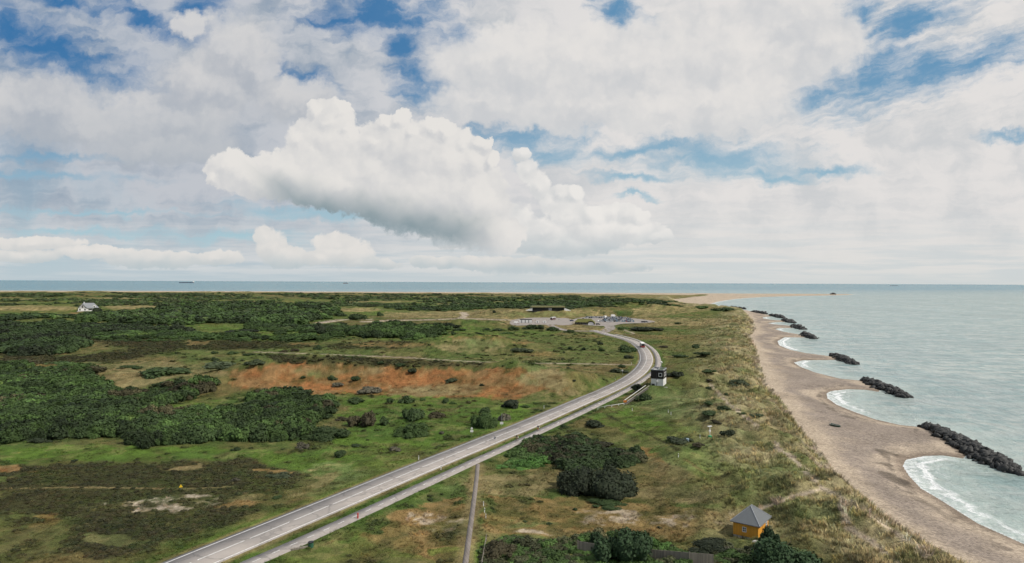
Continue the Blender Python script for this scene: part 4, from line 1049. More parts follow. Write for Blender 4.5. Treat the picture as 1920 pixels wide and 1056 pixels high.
thicket("thicket", [(160, 630), (230, 622), (330, 624), (430, 628), (540, 632), (640, 634), (560, 640), (330, 638), (200, 640)], 'low bright green scrub on the meadow in front of the dark hedge', 'thicket', Rn, dens=.35, hk=.55, cols=(GM, GM, GD))
thicket("thicket", [(150, 604), (155, 595), (230, 589), (290, 581), (330, 571), (480, 570), (620, 578), (642, 590), (585, 604), (560, 611), (420, 607), (330, 609), (250, 606)], 'wide mixed green wood right of the white villa', 'wood', Rn, cols=(GD, GM, GD, GM, (.060, .082, .034)), far=True, hk=.9, hmax=7, dens=.8)
thicket("thicket", [(0, 600), (0, 591), (60, 592), (140, 594), (145, 600), (60, 603), (0, 603)], 'dark scrub between the villa dunes and the bright green strip', 'thicket', Rn, far=True, cols=(GD, GD, GM))
thicket("thicket", [(640, 622), (690, 612), (800, 610), (848, 614), (830, 622), (815, 634), (760, 637), (690, 634), (640, 628)], 'dark green wood in front of the pale lane', 'wood', Rn, cols=(GD, GM, GD), hk=.95, dens=.55, hmax=6)
thicket("thicket", [(460, 610), (560, 612), (640, 612), (660, 620), (640, 632), (560, 624), (470, 620)], 'scattered dark scrub left of the wood by the pale lane', 'thicket', Rn, cols=(GD, GM), hk=.8, dens=.45)
def gate_far(x, y, px, py): return (fbm(x, y, 130, 4, 55) + fbm(x, y, 40, 3, 56) * .6 + RNG.normal(size=len(x)) * .05 > .06) & (np.hypot((px - 55) / 120, (py - 580) / 7) > 1) & (np.hypot((px - 255) / 80, (py - 579) / 6) > 1) & (np.hypot((px - 168) / 34, (py - 584) / 7) > 1)
thicket("woodland", [(0, 549), (700, 551), (1180, 556), (1210, 566), (1130, 578), (1000, 572), (880, 575), (640, 575), (480, 569), (300, 574), (160, 585), (0, 580)], 'far patchwork of scrub and woodland stretching to the sea', 'woodland', lambda r: float(np.clip(3.5 + (r - 700) * .002, 3.5, 7)), far=True, gate=gate_far, cols=(GD, (.058, .088, .030), (.068, .086, .038), GM), hk=.6, hmax=4.5)
thicket("thicket", [(720, 577), (880, 571), (1000, 566), (1130, 573), (1130, 578), (1060, 580), (940, 578), (860, 583), (760, 583)], 'dark green scrub behind the dune museum', 'thicket', Rn, far=True, dens=.6, cols=(GD, GM))
thicket("thicket", [(1140, 566), (1230, 562), (1300, 571), (1240, 580), (1150, 578)], 'scattered scrub on the dunes behind the car park', 'thicket', Rn, far=True, dens=.25, cols=(GD, GM), hk=.5)
Rf = lambda r: float(np.clip(1.1 + (r - 110) * .006, 1.1, 2.2))
thicket("thicket", [(899, 886), (906, 870), (965, 846), (1000, 832), (1030, 838), (1045, 856), (1010, 880), (960, 888)], 'bright leafy green thicket in the corner of cycle path and footpath', 'thicket', Rf, cols=(GM, (.045, .10, .02), GM), hk=1.0, hmax=1.9)
thicket("thicket", [(985, 846), (1012, 828), (1045, 822), (1100, 820), (1135, 840), (1190, 850), (1206, 864), (1160, 868), (1120, 866), (1086, 886), (1050, 868), (1020, 856)], 'dark brownish green thicket spreading right from the cycle path', 'thicket', Rf, cols=(GD, (.045, .046, .022), GD, GB), hk=1.1, hmax=2.3)
thicket("thicket", [(908, 1070), (914, 1024), (955, 1003), (1010, 1014), (1100, 1022), (1150, 1012), (1230, 1020), (1290, 1034), (1370, 1008), (1410, 1018), (1500, 1030), (1530, 1070)], 'mixed leafy thicket along the bottom edge around the plank fence', 'thicket', Rf, cols=(GD, GM, (.050, .056, .026), GM, (.05, .10, .022)), hk=1.05)
# ------------------------------------------------------------------ single bushes and trees
TONE = dict(d=GD, m=GM, b=(.052, .046, .024), g=GG, t=GT, k=(.024, .034, .016))
BUSHES = [
 # on and around the rust coloured dune
 (568, 712, 13, 6, 'd', 'small dark bush low on the rust coloured dune, leftmost of those on it'), (623, 713, 15, 10, 'd', 'dark bush with two humps on the rust coloured dune, right of the smallest one'), (634, 727, 22, 11, 'g', 'grey green speckled bush under the two-humped one on the rust coloured dune'), (668, 716, 18, 12, 'd', 'upright dark round bush in the middle of the rust coloured dune'),
 (751, 690, 20, 8, 'd', 'flat dark bush on the top edge of the rust coloured dune'), (773, 703, 20, 10, 'k', 'very dark oval bush high on the bare rust coloured slope'), (714, 684, 13, 6, 'd', 'small dark bush just behind the top edge of the rust dune'), (690, 740, 40, 18, 'g', 'wide grey heathery bush at the lower edge of the rust coloured dune'), (846, 720, 28, 11, 't', 'long grey green bush lying across the right part of the rust dune'), (904, 724, 9, 6, 'k', 'tiny dark bush on the rust slope below the marram hump'),
 (1065, 692, 7, 5, 'd', 'tiny dark bush right of the marram hump near the sand track'), (1077, 718, 9, 5, 'k', 'tiny dark bush at the right foot of the marram hump'),
 # the green hollow below it
 (666, 757, 32, 15, 'd', 'dark mound-shaped bush at the top of the green hollow'), (731, 756, 14, 12, 'd', 'small bush on a dark stem-like base between two domes in the green hollow'), (761, 756, 31, 18, 'd', 'dark green domed bush high in the green hollow, right of the little one'), (792, 752, 12, 8, 'm', 'small green bush just right of the high dome in the hollow'), (835, 757, 16, 13, 'd', 'dark bush standing alone at the right of the green hollow'), (849, 758, 12, 7, 'm', 'low green bush beside the lone dark one at the right of the hollow'),
 (663, 800, 30, 27, 'b', 'brownish bush left of the taller brown one beyond the thicket end'), (692, 801, 38, 38, 'b', 'tall brown green bush beyond the right end of the thicket'), (719, 798, 17, 27, 'd', 'narrow dark bush touching the right side of the tall brown one'), (608, 826, 76, 36, 'd', 'big dark domed bush at the right end of the broad thicket'), (640, 789, 26, 10, 'b', 'low reddish brown bush between the thicket and the tall brown bush'),
 (776, 790, 46, 30, 'd', 'dark upper bush of the stacked pair in the green hollow'), (774, 820, 64, 38, 'm', 'big round green bush in front of the dark one in the hollow'), (818, 784, 30, 18, 'b', 'brownish bush right of the stacked pair in the hollow'), (637, 858, 26, 18, 'd', 'dark leaning bush on the grass below the big dome'), (668, 838, 24, 8, 'd', 'low flat dark bush between the big dome and the road'), (740, 847, 22, 12, 'g', 'grey purple bush near the road, farther left'), (828, 815, 9, 8, 'g', 'tiny grey purple bush near the road below the brownish one'), (565, 842, 24, 17, 'g', 'grey twiggy bush at the lower right corner of the broad thicket'),
 # beside the road
 (905, 803, 54, 44, 'm', 'big bright green bush left of the road behind the pole'), (910, 776, 30, 16, 'd', 'dark crown behind the big bright green bush left of the road'), (945, 789, 22, 20, 'g', 'grey twiggy bush right of the tall grey pole'), (957, 766, 40, 22, 'k', 'very dark round bush left of the road above the grey twiggy one'), (984, 765, 20, 8, 'm', 'low green bush at the right of the very dark round one by the road'),
 (1160, 700, 30, 12, 't', 'grey green bush inside the bend left of the small white sign'), (1166, 690, 15, 8, 'd', 'dark bush inside the bend just under the sand track'), (1173, 661, 35, 18, 'd', 'big dark bush inside the road bend'), (1180, 673, 18, 9, 'k', 'dark low bush inside the bend just below the big one'), (1196, 733, 32, 15, 'k', 'very dark bush between cycle path and dune stairs'), (1265, 708, 32, 13, 'k', 'dark flat bush on the slope right of the lookout tower'),
 (1068, 656, 11, 8, 'd', 'small dark bush in the middle meadow, leftmost of a row of three'), (1094, 657, 9, 7, 'd', 'small dark bush in the middle meadow, middle of a row of three'), (1128, 659, 11, 8, 'd', 'small dark bush in the middle meadow, right end of a row of three'), (1125, 647, 12, 8, 'k', 'dark bush above the row of three in the middle meadow'), (1057, 662, 5, 4, 'k', 'tiny dark bush below the row of three in the middle meadow'), (980, 662, 40, 12, 't', 'wide grey green bush left in the middle meadow behind the marram hump'),
 # along the kiosk yard
 (1037, 621, 31, 11, 'd', 'long dark green bush below the right part of the gravel yard'), (1067, 624, 22, 8, 'd', 'dark green bush by the lane left of the road end'), (1012, 617.5, 17, 11, 'd', 'round dark bush below the white trailers'), (995, 618, 28, 12, 'd', 'broad dark bush below the kiosk'), (963, 619, 19, 10, 'd', 'dark bush below the left end of the gravel yard'), (987, 626, 13, 6, 'm', 'small green bush on the grass below the broad one at the kiosk'), (1167, 618.5, 25, 8, 'm', 'bright green bush at the corner of the car park'), (1215, 622, 52, 8, 'k', 'long dark bush on the meadow right of the car park'),
 (935, 621, 31, 7, 'd', 'low wide bush left of the kiosk bushes'), (912, 620, 16, 7, 'd', 'round bush at the right foot of the grey sandy mound'), (898, 627, 12, 5, 'd', 'small bush in the meadow below the grey sandy mound'), (950, 627, 26, 6, 'm', 'flat green bush in the meadow left of the gravel yard'), (861, 621, 24, 8, 'd', 'dark bush at the left foot of the grey sandy mound'), (850, 628, 11, 7, 'd', 'small round bush in the meadow right of the wood'),
 (712, 593, 14, 11, 'd', 'round bush standing alone above the pale lane'), (672, 600, 28, 15, 'd', 'dark bush between the two pale patches of the lane'), (927, 587, 9, 6, 'k', 'tiny dark bush on the pale dune left of the museum'),
 # middle left
 (595, 656, 15, 12, 'd', 'round dark bush on the heath left of the rust patch'), (552, 660, 18, 8, 'b', 'brown bush left of the round dark one on the heath'), (532, 661, 13, 6, 'b', 'small brown bush at the start of the sand track'), (437, 665, 19, 8, 'd', 'dark bush on the pale grass with a bare side, middle left'), (402, 664, 14, 6, 'd', 'small dark bush on the pale grass, upper left of a pair'), (402, 677, 15, 9, 'd', 'small dark bush on the pale grass, below the upper one'), (468, 667, 18, 6, 'd', 'flat dark bush on the pale grass right of the bare-sided one'),
 (420, 692, 80, 15, 't', 'long hedge-like bush on the pale grass above the rust dune'), (478, 689, 29, 13, 't', 'round bush at the right end of the long hedge-like one'), (308, 706, 84, 24, 'd', 'big dark hedge-like bush left of the rust coloured dune'), (235, 691, 26, 7, 'd', 'low dark bush above the ochre dune, right of a pair'), (173, 690, 16, 6, 'd', 'small dark bush above the ochre dune, left of a pair'), (257, 693, 20, 8, 'd', 'low dark bush against the big hedge-like one'),
 (337, 624, 46, 20, 'k', 'tall dark pointed clump at the end of the hedge on the green strip'), (458, 625, 50, 11, 'k', 'dark clump with a grey crown on the green strip'), (184, 590, 21, 13, 'k', 'dark bush at the right corner of the white villa'), (230, 586, 30, 6, 'd', 'low dark bush on the pale dune right of the villa'), (525, 628, 26, 8, 'd', 'low bush on the green meadow left of the cone-shaped tree'),
 # dune slope right of the bend
 (1304, 652, 22, 9, 'd', 'round green bush high on the dune slope'), (1245, 652, 19, 5, 'b', 'flat brown bush beside the bend on the dune slope'), (1275, 671, 29, 8, 'd', 'flat dark bush on the dune slope, left of a pair side by side'), (1320, 672, 33, 8, 'd', 'flat dark bush on the dune slope, right of a pair side by side'), (1328, 699, 29, 7, 'm', 'flat bright green bush on the dune slope'), (1330, 718, 16, 6, 'b', 'small brown bush above a green one on the dune slope'), (1386, 723, 34, 15, 't', 'wide grey green bush near the seaward crest'), (1329, 731, 15, 7, 'd', 'small green bush below the little brown one on the dune slope'), (1362, 742, 13, 5, 'd', 'tiny green bush below the wide grey one at the crest'),
 (1341, 616, 19, 5, 'm', 'flat green bush high up between meadow and sea dune'), (1271, 608, 14, 5, 'd', 'small dark bush on the meadow far right of the car park'), (1360, 584, 44, 8, 'd', 'dark green scrubby bush on the last dune before the bay'), (1312, 579, 26, 7, 'm', 'green bush on the dune at the edge of the far sand'),
 (1328, 765, 22, 11, 'd', 'dark green bush in the dip below the lookout tower, uppermost'), (1357, 770, 22, 10, 'd', 'dark green bush in the dip, right of the uppermost one'), (1333, 784, 42, 13, 'd', 'wide dark green bush in the dip below the lookout tower'), (1342, 796, 21, 9, 'b', 'brown bush under the wide one in the dip'), (1393, 777, 17, 6, 'd', 'small dark bush near the crest, farther left'), (1419, 784, 26, 10, 't', 'grey green bush near the crest, farther right'), (1367, 820, 27, 16, 'k', 'very dark round bush right of the green pump'), (1270, 833, 46, 16, 't', 'low blue green bush in the grassy hollow by the drum'), (1194, 858, 28, 30, 'd', 'dark tall bush at the right end of the brownish thicket'), (1310, 840, 22, 9, 'b', 'brown mossy bush in the grassy hollow below the pump'),
 (1115, 803, 41, 19, 'k', 'very dark flat bush on the slope above the brownish thicket'), (1058, 803, 15, 9, 'd', 'small dark bush at the edge of the cycle path'), (1205, 752, 30, 20, 'd', 'dark green bush right beside the dune stairs'),
 # foreground
 (1086, 926, 92, 74, 'k', 'very dark big rounded bush in front of the thicket, left half'), (1148, 934, 104, 78, 'k', 'very dark big rounded bush in front of the thicket, right half'), (1140, 954, 64, 22, 'd', 'low dark green skirt of scrub under the big dark bushes'), (1078, 958, 12, 8, 'd', 'small bush on the ochre ground below the big dark bushes'), (1030, 984, 11, 6, 'd', 'tiny bush on the ochre ground, right of two'), (985, 980, 10, 5, 'd', 'tiny bush on the ochre ground, left of two'), (1237, 992, 9, 6, 'k', 'tiny dark bush on the pale sandy patch near the hut'), (1120, 918, 40, 22, 'g', 'greyish twiggy bush leaning on the big dark bushes'),
 (935, 1050, 66, 52, 'b', 'large brownish twiggy bush at the bottom beside the wire fence'), (1190, 1040, 44, 28, 'd', 'dark green bush behind the plank fence, left of the leafy young tree'), (1330, 1040, 74, 40, 'k', 'very dark bush under the yellow hut'), (1362, 1042, 26, 22, 'g', 'pale grey leaved bush below the yellow hut'), (1325, 1060, 18, 18, 'g', 'pale grey leaved bush at the right end of the plank fence'), (1040, 1056, 50, 34, 'm', 'bright leafy green bush at the bottom edge in the thicket'),
 (75, 832, 30, 11, 'k', 'dark low bush on the bright grass at the left edge of the broad thicket'), (442, 846, 14, 9, 'd', 'small dark bush on the bright grass below the broad thicket'), (140, 866, 10, 5, 'k', 'tiny dark bush on the bright grass far left'), (522, 935, 18, 8, 'd', 'small dark bush beside the ochre bare patch on the heath'), (520, 898, 38, 13, 't', 'low blue green bush on the heath near the road'), (441, 905, 20, 12, 'g', 'pale silvery bush on the heath'),
]
BIGB = [bush_mesh('large_shrub_%d' % i, 140 + i, 3000, 0.045, m_bush, lobes=12 + i) for i in range(3)]
def bush_at(px, py, w, h, tone, label, i):
    g = ground(px, py); dist = math.hypot(g.x, g.y, g.z - CAMZ); k = dist / F
    wm = w * k; sn = (CAMZ - g.z) / dist
    hm = min(max((h * k - wm * .7 * sn) / .97, (.30 if h > w * .45 else .17) * wm), 1.15 * wm)
    # the photo shows its near foot: its middle stands half a depth farther back
    dv = Vector((g.x, g.y, 0)).normalized() * (wm * .32); c = g + dv; c.z = float(height(c.x, c.y)[0]) - hm * .10
    o = link(bpy.data.objects.new("bush", BIGB[i % 3] if w >= 54 and py > 740 else BUSH[i % 8])); o.location = c; s = wm / 1.72; o.scale = (s, s * .9, hm); o.rotation_euler = (0, 0, (i * 2.4) % 6.28)
    t = np.array(TONE[tone]) * RNG.uniform(.85, 1.2); o.color = (*t, 1)
    tag(o, label, 'bush', 'single bushes on heath and dunes')
for i, q in enumerate(BUSHES): bush_at(*q, i)

def tree(px, py, w, hm, tone, label, seed, conical=False, size=.10, nl=1500):
    g = ground(px, py); e = empty("tree", g - Vector((0, 0, .1)), seed, label, 'tree')
    wm = w * math.hypot(g.x, g.y, g.z - CAMZ) / F
    me = bush_mesh("crown", seed, nl, size, m_bush, lobes=11, conical=conical, open_=.25)
    c = link(bpy.data.objects.new("crown", me), e); c.scale = (wm / 1.6, wm / 1.6, hm * .92); c.location = (0, 0, hm * .08); c.color = (*TONE[tone], 1)
    t = MB().tube((0, 0, -.3), (.1, .05, hm * .5), .16, .10).tube((.1, .05, hm * .5), (0, 0, hm * .9), .10, .03)
    for k in range(5):
        a = k * 1.9; t.tube((.06, .03, hm * (.25 + k * .1)), (math.cos(a) * wm * .3, math.sin(a) * wm * .3, hm * (.4 + k * .1)), .06, .02, 6)
    t.build("trunk", m_bark, e)
    return e
TONE['f'] = (.028, .056, .021)
tree(1466, 1084, 100, 6.0, 'f', 'bushy dark green tree leaning against the right side of the yellow hut', 301, size=.05, nl=5200)
tree(1440, 1030, 30, 4.2, 'f', 'slim young tree in front of the corner of the yellow hut', 302, size=.07, nl=2200)
tree(1172, 1056, 84, 6.4, 'f', 'leafy young tree with upright shoots behind the plank fence', 303, size=.055, nl=4200)
tree(1122, 1030, 34, 3.4, 'f', 'small leafy tree left of the bigger one behind the plank fence', 304, size=.08, nl=1800)
tree(597, 624, 24, 7.5, 'k', 'dark cone-shaped tree on the green meadow', 305, True, .16, 700)
# ------------------------------------------------------------------ buildings
def wall_frame(parent, x0, x1, z0, z1, y, out, name="window", bars=True, frame=0.09, fmat=None, pane=None, axis='y', label=None):
    """a window standing proud of a wall: frame with a pane as its child; out is the outward side (+1/-1) along the axis"""
    f = MB(); fr = frame; o0, o1 = sorted((y, y + out * 0.06))
    def bx(mb, a0, a1, b0, b1, c0, c1):
        if axis == 'y': mb.box(a0, a1, c0, c1, b0, b1)
        else: mb.box(c0, c1, a0, a1, b0, b1)
    bx(f, x0, x1, z0, z0 + fr, o0, o1); bx(f, x0, x1, z1 - fr, z1, o0, o1); bx(f, x0, x0 + fr, z0 + fr, z1 - fr, o0, o1); bx(f, x1 - fr, x1, z0 + fr, z1 - fr, o0, o1)
    if bars:
        xm = (x0 + x1) / 2; zm = (z0 + z1) / 2; p0, p1 = sorted((y + out * .012, y + out * .05))
        bx(f, xm - .03, xm + .03, z0 + fr, z1 - fr, p0, p1); bx(f, x0 + fr, xm - .03, zm - .03, zm + .03, p0, p1); bx(f, xm + .03, x1 - fr, zm - .03, zm + .03, p0, p1)
    fo = f.build(name, fmat or WHITE, parent)
    q0, q1 = sorted((y + out * .002, y + out * .01)); g = MB(); bx(g, x0 + fr, x1 - fr, z0 + fr, z1 - fr, q0, q1); g.build("pane", pane or GLASS, fo)
    return fo

# ---- black and white lookout tower on its dune
T = empty("lookout_tower", (TOWER_XY[0], TOWER_XY[1], 7.9), -math.radians(22), 'two-storey lookout tower with tarred upper floor over white base on a grassy dune', 'tower')
tw, td = 2.3, 3.4
MB().box(-tw, tw, -td, td, -0.6, 2.7).build("lower_wall", DIRTYWHITE, T)
MB().box(-tw - .06, tw + .06, -td - .06, td + .06, 2.7, 5.9).build("upper_wall", TAR, T)
p = MB(); w = .18
for x0, x1, y0, y1 in ((-tw - .16, tw + .16, -td - .16, -td + w), (-tw - .16, tw + .16, td - w, td + .16), (-tw - .16, -tw + w, -td + w, td - w), (tw - w, tw + .16, -td + w, td - w)): p.box(x0, x1, y0, y1, 5.9, 6.22)
p.box(-.12, .12, -td + w, td - w, 5.9, 6.2)
pa = p.build("parapet", GREY, T)
r = MB().box(-tw + w, -.12, -td + w, td - w, 5.88, 5.96).build("roof", DARK, T); MB().box(-1.7, -.6, -2.6, -.6, 5.96, 6.12).build("roof_hatch", WHITE, r)
MB().box(.12, tw - w, -td + w, td - w, 5.88, 5.955).build("roof", mat_plain("mossy_felt", (.07, .10, .05), .95, .4, 2), T)
wall_frame(T, .55, 1.85, 3.55, 4.95, -td - .06, -1, bars=False, frame=.16)
wall_frame(T, -1.6, -.2, 3.5, 5.0, tw + .06, 1, axis='x', bars=False, frame=.2)
wall_frame(T, 1.1, 2.3, 3.5, 5.0, tw + .06, 1, axis='x', bars=False, frame=.2)
MB().box(tw, tw + .07, -1.2, -.2, -.1, 2.0).build("door", WHITE, T); MB().box(-2.1, -.9, -td - .05, -td, .1, .75).build("cellar_hatch", DARK, T)
MB().tube((-.15, -td - .12, -.3), (-.15, -td - .12, 5.9), .07).build("downpipe", DARK, T)
dsh = MB().ball((.05, -td - .35, 1.75), .42, 12, (1, .35, 1)).build("dish", WHITE, T, smooth=True)
an = MB().tube((.5, td - .6, 5.9), (.5, td - .6, 8.1), .09).build("mast", GREY, T); MB().ball((.5, td - .6, 8.3), .42, 12).build("radome", WHITE, an, smooth=True)
MB().box(-tw - .3, tw + 1.6, -td - 1.0, td + .3, -.75, -.12).bevel(.05).build("plinth_slab", CONC, T)

def stair(a, b, name, label):
    """a flight of steps lying on a slope, a rail on either side"""
    a, b = Vector(a), Vector(b); d = b - a; L = d.length; h = math.atan2(d.y, d.x); e = empty(name, a, h, label, 'stairs')
    run = math.hypot(d.x, d.y); n = int(run / .5)
    m = MB()
    for k in range(n): m.box(k * run / n, (k + .7) * run / n, -.55, .55, d.z * k / n - .02, d.z * k / n + .1)
    m.build("steps", WOOD, e)
    for s, mt in ((1, WHITE), (-1, mat_plain("silver_timber", (.36, .34, .29), .8, .2))):
        q = MB(); q.tube((0, s * .7, 1.0), (run, s * .7, d.z + 1.0), .09); r_ = q.build("handrail", mt, e)
        for k in range(0, n + 1, 4): MB().tube((k * run / n, s * .7, d.z * k / n - .3), (k * run / n, s * .7, d.z * k / n + 1.0), .05).build("post", WOOD, r_)
    return e
stair(ground(1172, 758), ground(1214, 728), "dune_stairs", 'straight wooden stairs with pale handrails climbing the dune to the lookout tower')
def rail_fence(pts, name, label, hgt=.7, nr=1, mt=None, r=.07):
    P = [Vector(q) for q in pts]; e = empty(name, P[0], 0, label, 'fence')
    for i, q in enumerate(P):
        MB().tube(q - P[0] - Vector((0, 0, .3)), q - P[0] + Vector((0, 0, hgt + .05)), r * 1.2).build("post", mt or WHITE, e)
        if i:
            for k in range(nr):
                z = Vector((0, 0, hgt * (k + 1) / nr - .05)); MB().tube(P[i - 1] - P[0] + z, q - P[0] + z, r).build("rail", mt or WHITE, e)
    return e
rail_fence([ground(x, y) for x, y in ((1121, 768), (1134, 765.5), (1147, 763.5), (1160, 761.5), (1170, 760))], "low_barrier", 'low white rail barrier between the cycle path and the dune stairs')
rail_fence([ground(x, y) for x, y in ((912, 1014), (910, 1026), (908, 1038), (906, 1050), (903, 1066))], "wire_fence", 'thin pale post and rail fence beside the footpath at the bottom edge', 1.1, 2, WOOD, .045)

# ---- yellow hut with a pyramid roof
H = empty("yellow_hut", (41.4, 117.8, 4.1), math.atan2(-.6, .8), 'small yellow wooden hut with grey pyramid roof at the foot of the dunes', 'hut')
hx_, hy_ = 2.1, 2.85
MB().box(-hx_ + .04, hx_ - .04, -hy_ + .04, hy_ - .04, -.9, -.02).build("foundation", CONC, H)
MB().box(-hx_, hx_, -hy_, hy_, 0, 2.35).build("wall", YELLOW, H)
ex, ey, ez = hx_ + .42, hy_ + .42, 2.28
rf = MB().faces([(-ex, -ey, ez), (ex, -ey, ez), (ex, ey, ez), (-ex, ey, ez), (0, -.35, ez + 2.3), (0, .35, ez + 2.3), (-ex, -ey, ez - .12), (ex, -ey, ez - .12), (ex, ey, ez - .12), (-ex, ey, ez - .12)],
          [(0, 1, 4), (1, 2, 5, 4), (2, 3, 5), (3, 0, 4, 5), (6, 7, 1, 0), (7, 8, 2, 1), (8, 9, 3, 2), (9, 6, 0, 3), (9, 8, 7, 6)]).build("roof", ROOFING, H)
hp = MB()
for sx_, sy_, q in ((-1, -1, -.35), (1, -1, -.35), (1, 1, .35), (-1, 1, .35)): hp.tube((sx_ * ex, sy_ * ey, ez + .03), (0, q, ez + 2.33), .07, n=6)
hp.build("ridge_cap", GREY, rf)
wall_frame(H, -.55, .15, .75, 1.6, -hy_, -1, frame=.1, fmat=WHITE)
MB().box(hx_, hx_ + .05, -.6, .4, 0, 2.0).build("door", YELLOW, H); wall_frame(H, 1.2, 2.1, .8, 1.7, hx_, 1, axis='x')
tag(MB().ball((0, 0, .2), .55, 9, (1.2, .8, .6)).bevel(.02).build("stone", CONC, None, ground(1417, 1019), 0), 'pale lump of stone below the yellow hut', 'stone')

# ---- plank fence at the bottom edge
fp = [ground(x, y) for x, y in ((1083, 1036), (1118, 1042), (1154, 1046), (1200, 1051), (1246, 1055), (1292, 1059), (1338, 1063))]
pf = empty("plank_fence", fp[0], 0, 'grey vertical plank fence half hidden in the thicket at the bottom edge', 'fence')
for a, b in zip(fp[:-1], fp[1:]):
    a, b = a - fp[0], b - fp[0]; d = (b - a); n = Vector((-d.y, d.x, 0)).normalized() * .03; zt = Vector((0, 0, 1.9)); zb = Vector((0, 0, -.4))
    MB().faces([a - n + zb, b - n + zb, b + n + zb, a + n + zb, a - n + zt, b - n + zt, b + n + zt, a + n + zt], [(3, 2, 1, 0), (4, 5, 6, 7), (0, 1, 5, 4), (1, 2, 6, 5), (2, 3, 7, 6), (3, 0, 4, 7)]).build("panel", WOOD, pf)
    MB().tube(a + Vector((0, -.08, -.4)), a + Vector((0, -.08, 2.05)), .07).build("post", WOOD, pf)

# ---- white villa far left
g = ground(166, 583)
V = empty("white_villa", g, math.radians(27), 'white villa with grey hipped roof and dark timbered gable on the far heath', 'house')
MB().box(-11, 11, -5, 5, -1, 4.0).build("wall", WHITE, V)
rf = MB().faces([(-12, -6, 3.9), (12, -6, 3.9), (12, 6, 3.9), (-12, 6, 3.9), (-6.2, 0, 10.8), (6.2, 0, 10.8)], [(0, 1, 5, 4), (1, 2, 5), (2, 3, 4, 5), (3, 0, 4), (3, 2, 1, 0)]).build("roof", mat_plain("grey_slate", (.24, .25, .26), .7, .15, .5), V)
MB().box(-5.6, -4.6, -.5, .5, 9, 12.2).build("chimney", WHITE, rf)
ga = MB().prism([(-11.2, 0), (-1.6, 0), (-1.6, 4.2), (-6.4, 9.0), (-11.2, 4.2)], -8.0, -4.9, 'y').build("gable_wing", WHITE, V)
MB().faces([(-11.9, -8.5, 3.7), (-6.4, -8.5, 9.4), (-.9, -8.5, 3.7), (-11.9, -.5, 3.7), (-6.4, -.5, 9.4), (-.9, -.5, 3.7), (-11.9, -8.5, 3.3), (-6.4, -8.5, 8.9), (-.9, -8.5, 3.3)], [(0, 1, 4, 3), (1, 2, 5, 4), (6, 7, 1, 0), (7, 8, 2, 1)]).build("gable_roof", ROOFING, V)
tb = MB(); tb.box(-10.8, -2.0, -8.12, -8.0, 4.0, 4.7); tb.box(-7.0, -5.8, -8.12, -8.0, 4.7, 7.6); tb.box(-9.4, -3.4, -8.1, -8.0, 6.3, 6.9); tb.build("timbering", TAR, ga)
for x in (-10.2, -4.4): wall_frame(V, x, x + 2.0, .8, 3.2, -8.0, -1, bars=False, frame=.15)
for x, w_ in ((.2, 4.4), (6.2, 2.0), (8.8, 1.6)): wall_frame(V, x, x + w_, 1.0, 3.0, -5.0, -1, bars=False, frame=.15)
dm = MB().prism([(5.4, 4.6), (8.6, 4.6), (8.6, 6.4), (7, 8.0), (5.4, 6.4)], -5.2, -1.0, 'y').build("dormer", WHITE, V); MB().box(6.2, 7.8, -5.28, -5.2, 5.0, 6.4).build("window", GLASS, dm)
MB().box(-12.5, 2, -10, -8.4, -.8, .5).build("terrace", CONC, V)

# ---- low museum dug into the dune, turf on its roof
g = ground(1028, 582); k = 0.80
Mz = empty("dune_museum", g, math.radians(2), 'long low dark glazed building under a turf roof on the far dune', 'building')
TURF = mat_plain("turf_roof", (.16, .15, .07), 1.0, .4, .6, bump=.5)
MB().box(-20, 20, 0, 12, -2, 3.6).build("wall", DARK, Mz)
MB().box(-19.5, 19.5, -.12, 0, .4, 3.3).build("window", GLASS, Mz)
MB().box(-22, 22, -1.6, 14, 3.6, 5.2, .93).build("roof", TURF, Mz)
for s in (-1, 1): MB().prism([(s * 20, -.6), (s * 28, -.6), (s * 28, .1), (s * 20, 3.0)], -.6, .2, 'y').build("wing_wall", WHITE, Mz)
MB().box(.5, 4.5, -.3, -.12, -.5, 2.6).build("door", GREY, Mz)

# ---- turf-roofed restaurant at the end of the road
g = ground(1098, 608.5)
Rr = empty("turf_restaurant", g, math.radians(-14), 'dark timber restaurant with green turf roof and white arched gable by the car park', 'restaurant')
GTURF = mat_plain("green_turf", (.125, .125, .035), 1.0, .45, .8, bump=.6)
MB().box(-10.5, 8, -3, 7, -.5, 2.7).build("wall", TAR, Rr)
rf = MB().faces([(-11.5, -4, 2.4), (9, -4, 2.4), (9, 8, 2.4), (-11.5, 8, 2.4), (-8, 2, 5.9), (5.5, 2, 5.9)], [(0, 1, 5, 4), (1, 2, 5), (2, 3, 4, 5), (3, 0, 4), (3, 2, 1, 0)]).build("roof", GTURF, Rr)
MB().box(-3.4, -2.4, 1.5, 2.5, 5, 6.7).build("chimney", DARK, rf)
arc = [(2.6, -.4)] + [(6.2 + math.cos(a) * 3.6, 1.2 + math.sin(a) * 2.5) for a in np.linspace(PI, 0, 11)] + [(9.8, -.4)]
gw = MB().prism(arc, -6.0, -2.9, 'y').build("gable_wing", TAR, Rr)
arc2 = [(3.3, 0)] + [(6.2 + math.cos(a) * 2.9, 1.1 + math.sin(a) * 1.8) for a in np.linspace(PI, 0, 11)] + [(9.1, 0)]
MB().prism(arc2, -6.12, -6.0, 'y').build("arched_window", WHITE, gw)
arc3 = [(2.2, 1.1)] + [(6.2 + math.cos(a) * 4.1, 1.2 + math.sin(a) * 3.1) for a in np.linspace(PI, 0, 11)] + [(10.2, 1.1)] + [(6.2 + math.cos(a) * 3.6, 1.2 + math.sin(a) * 2.5) for a in np.linspace(0, PI, 11)]
MB().prism(arc3, -6.4, -2.0, 'y').build("gable_roof", GTURF, Rr)
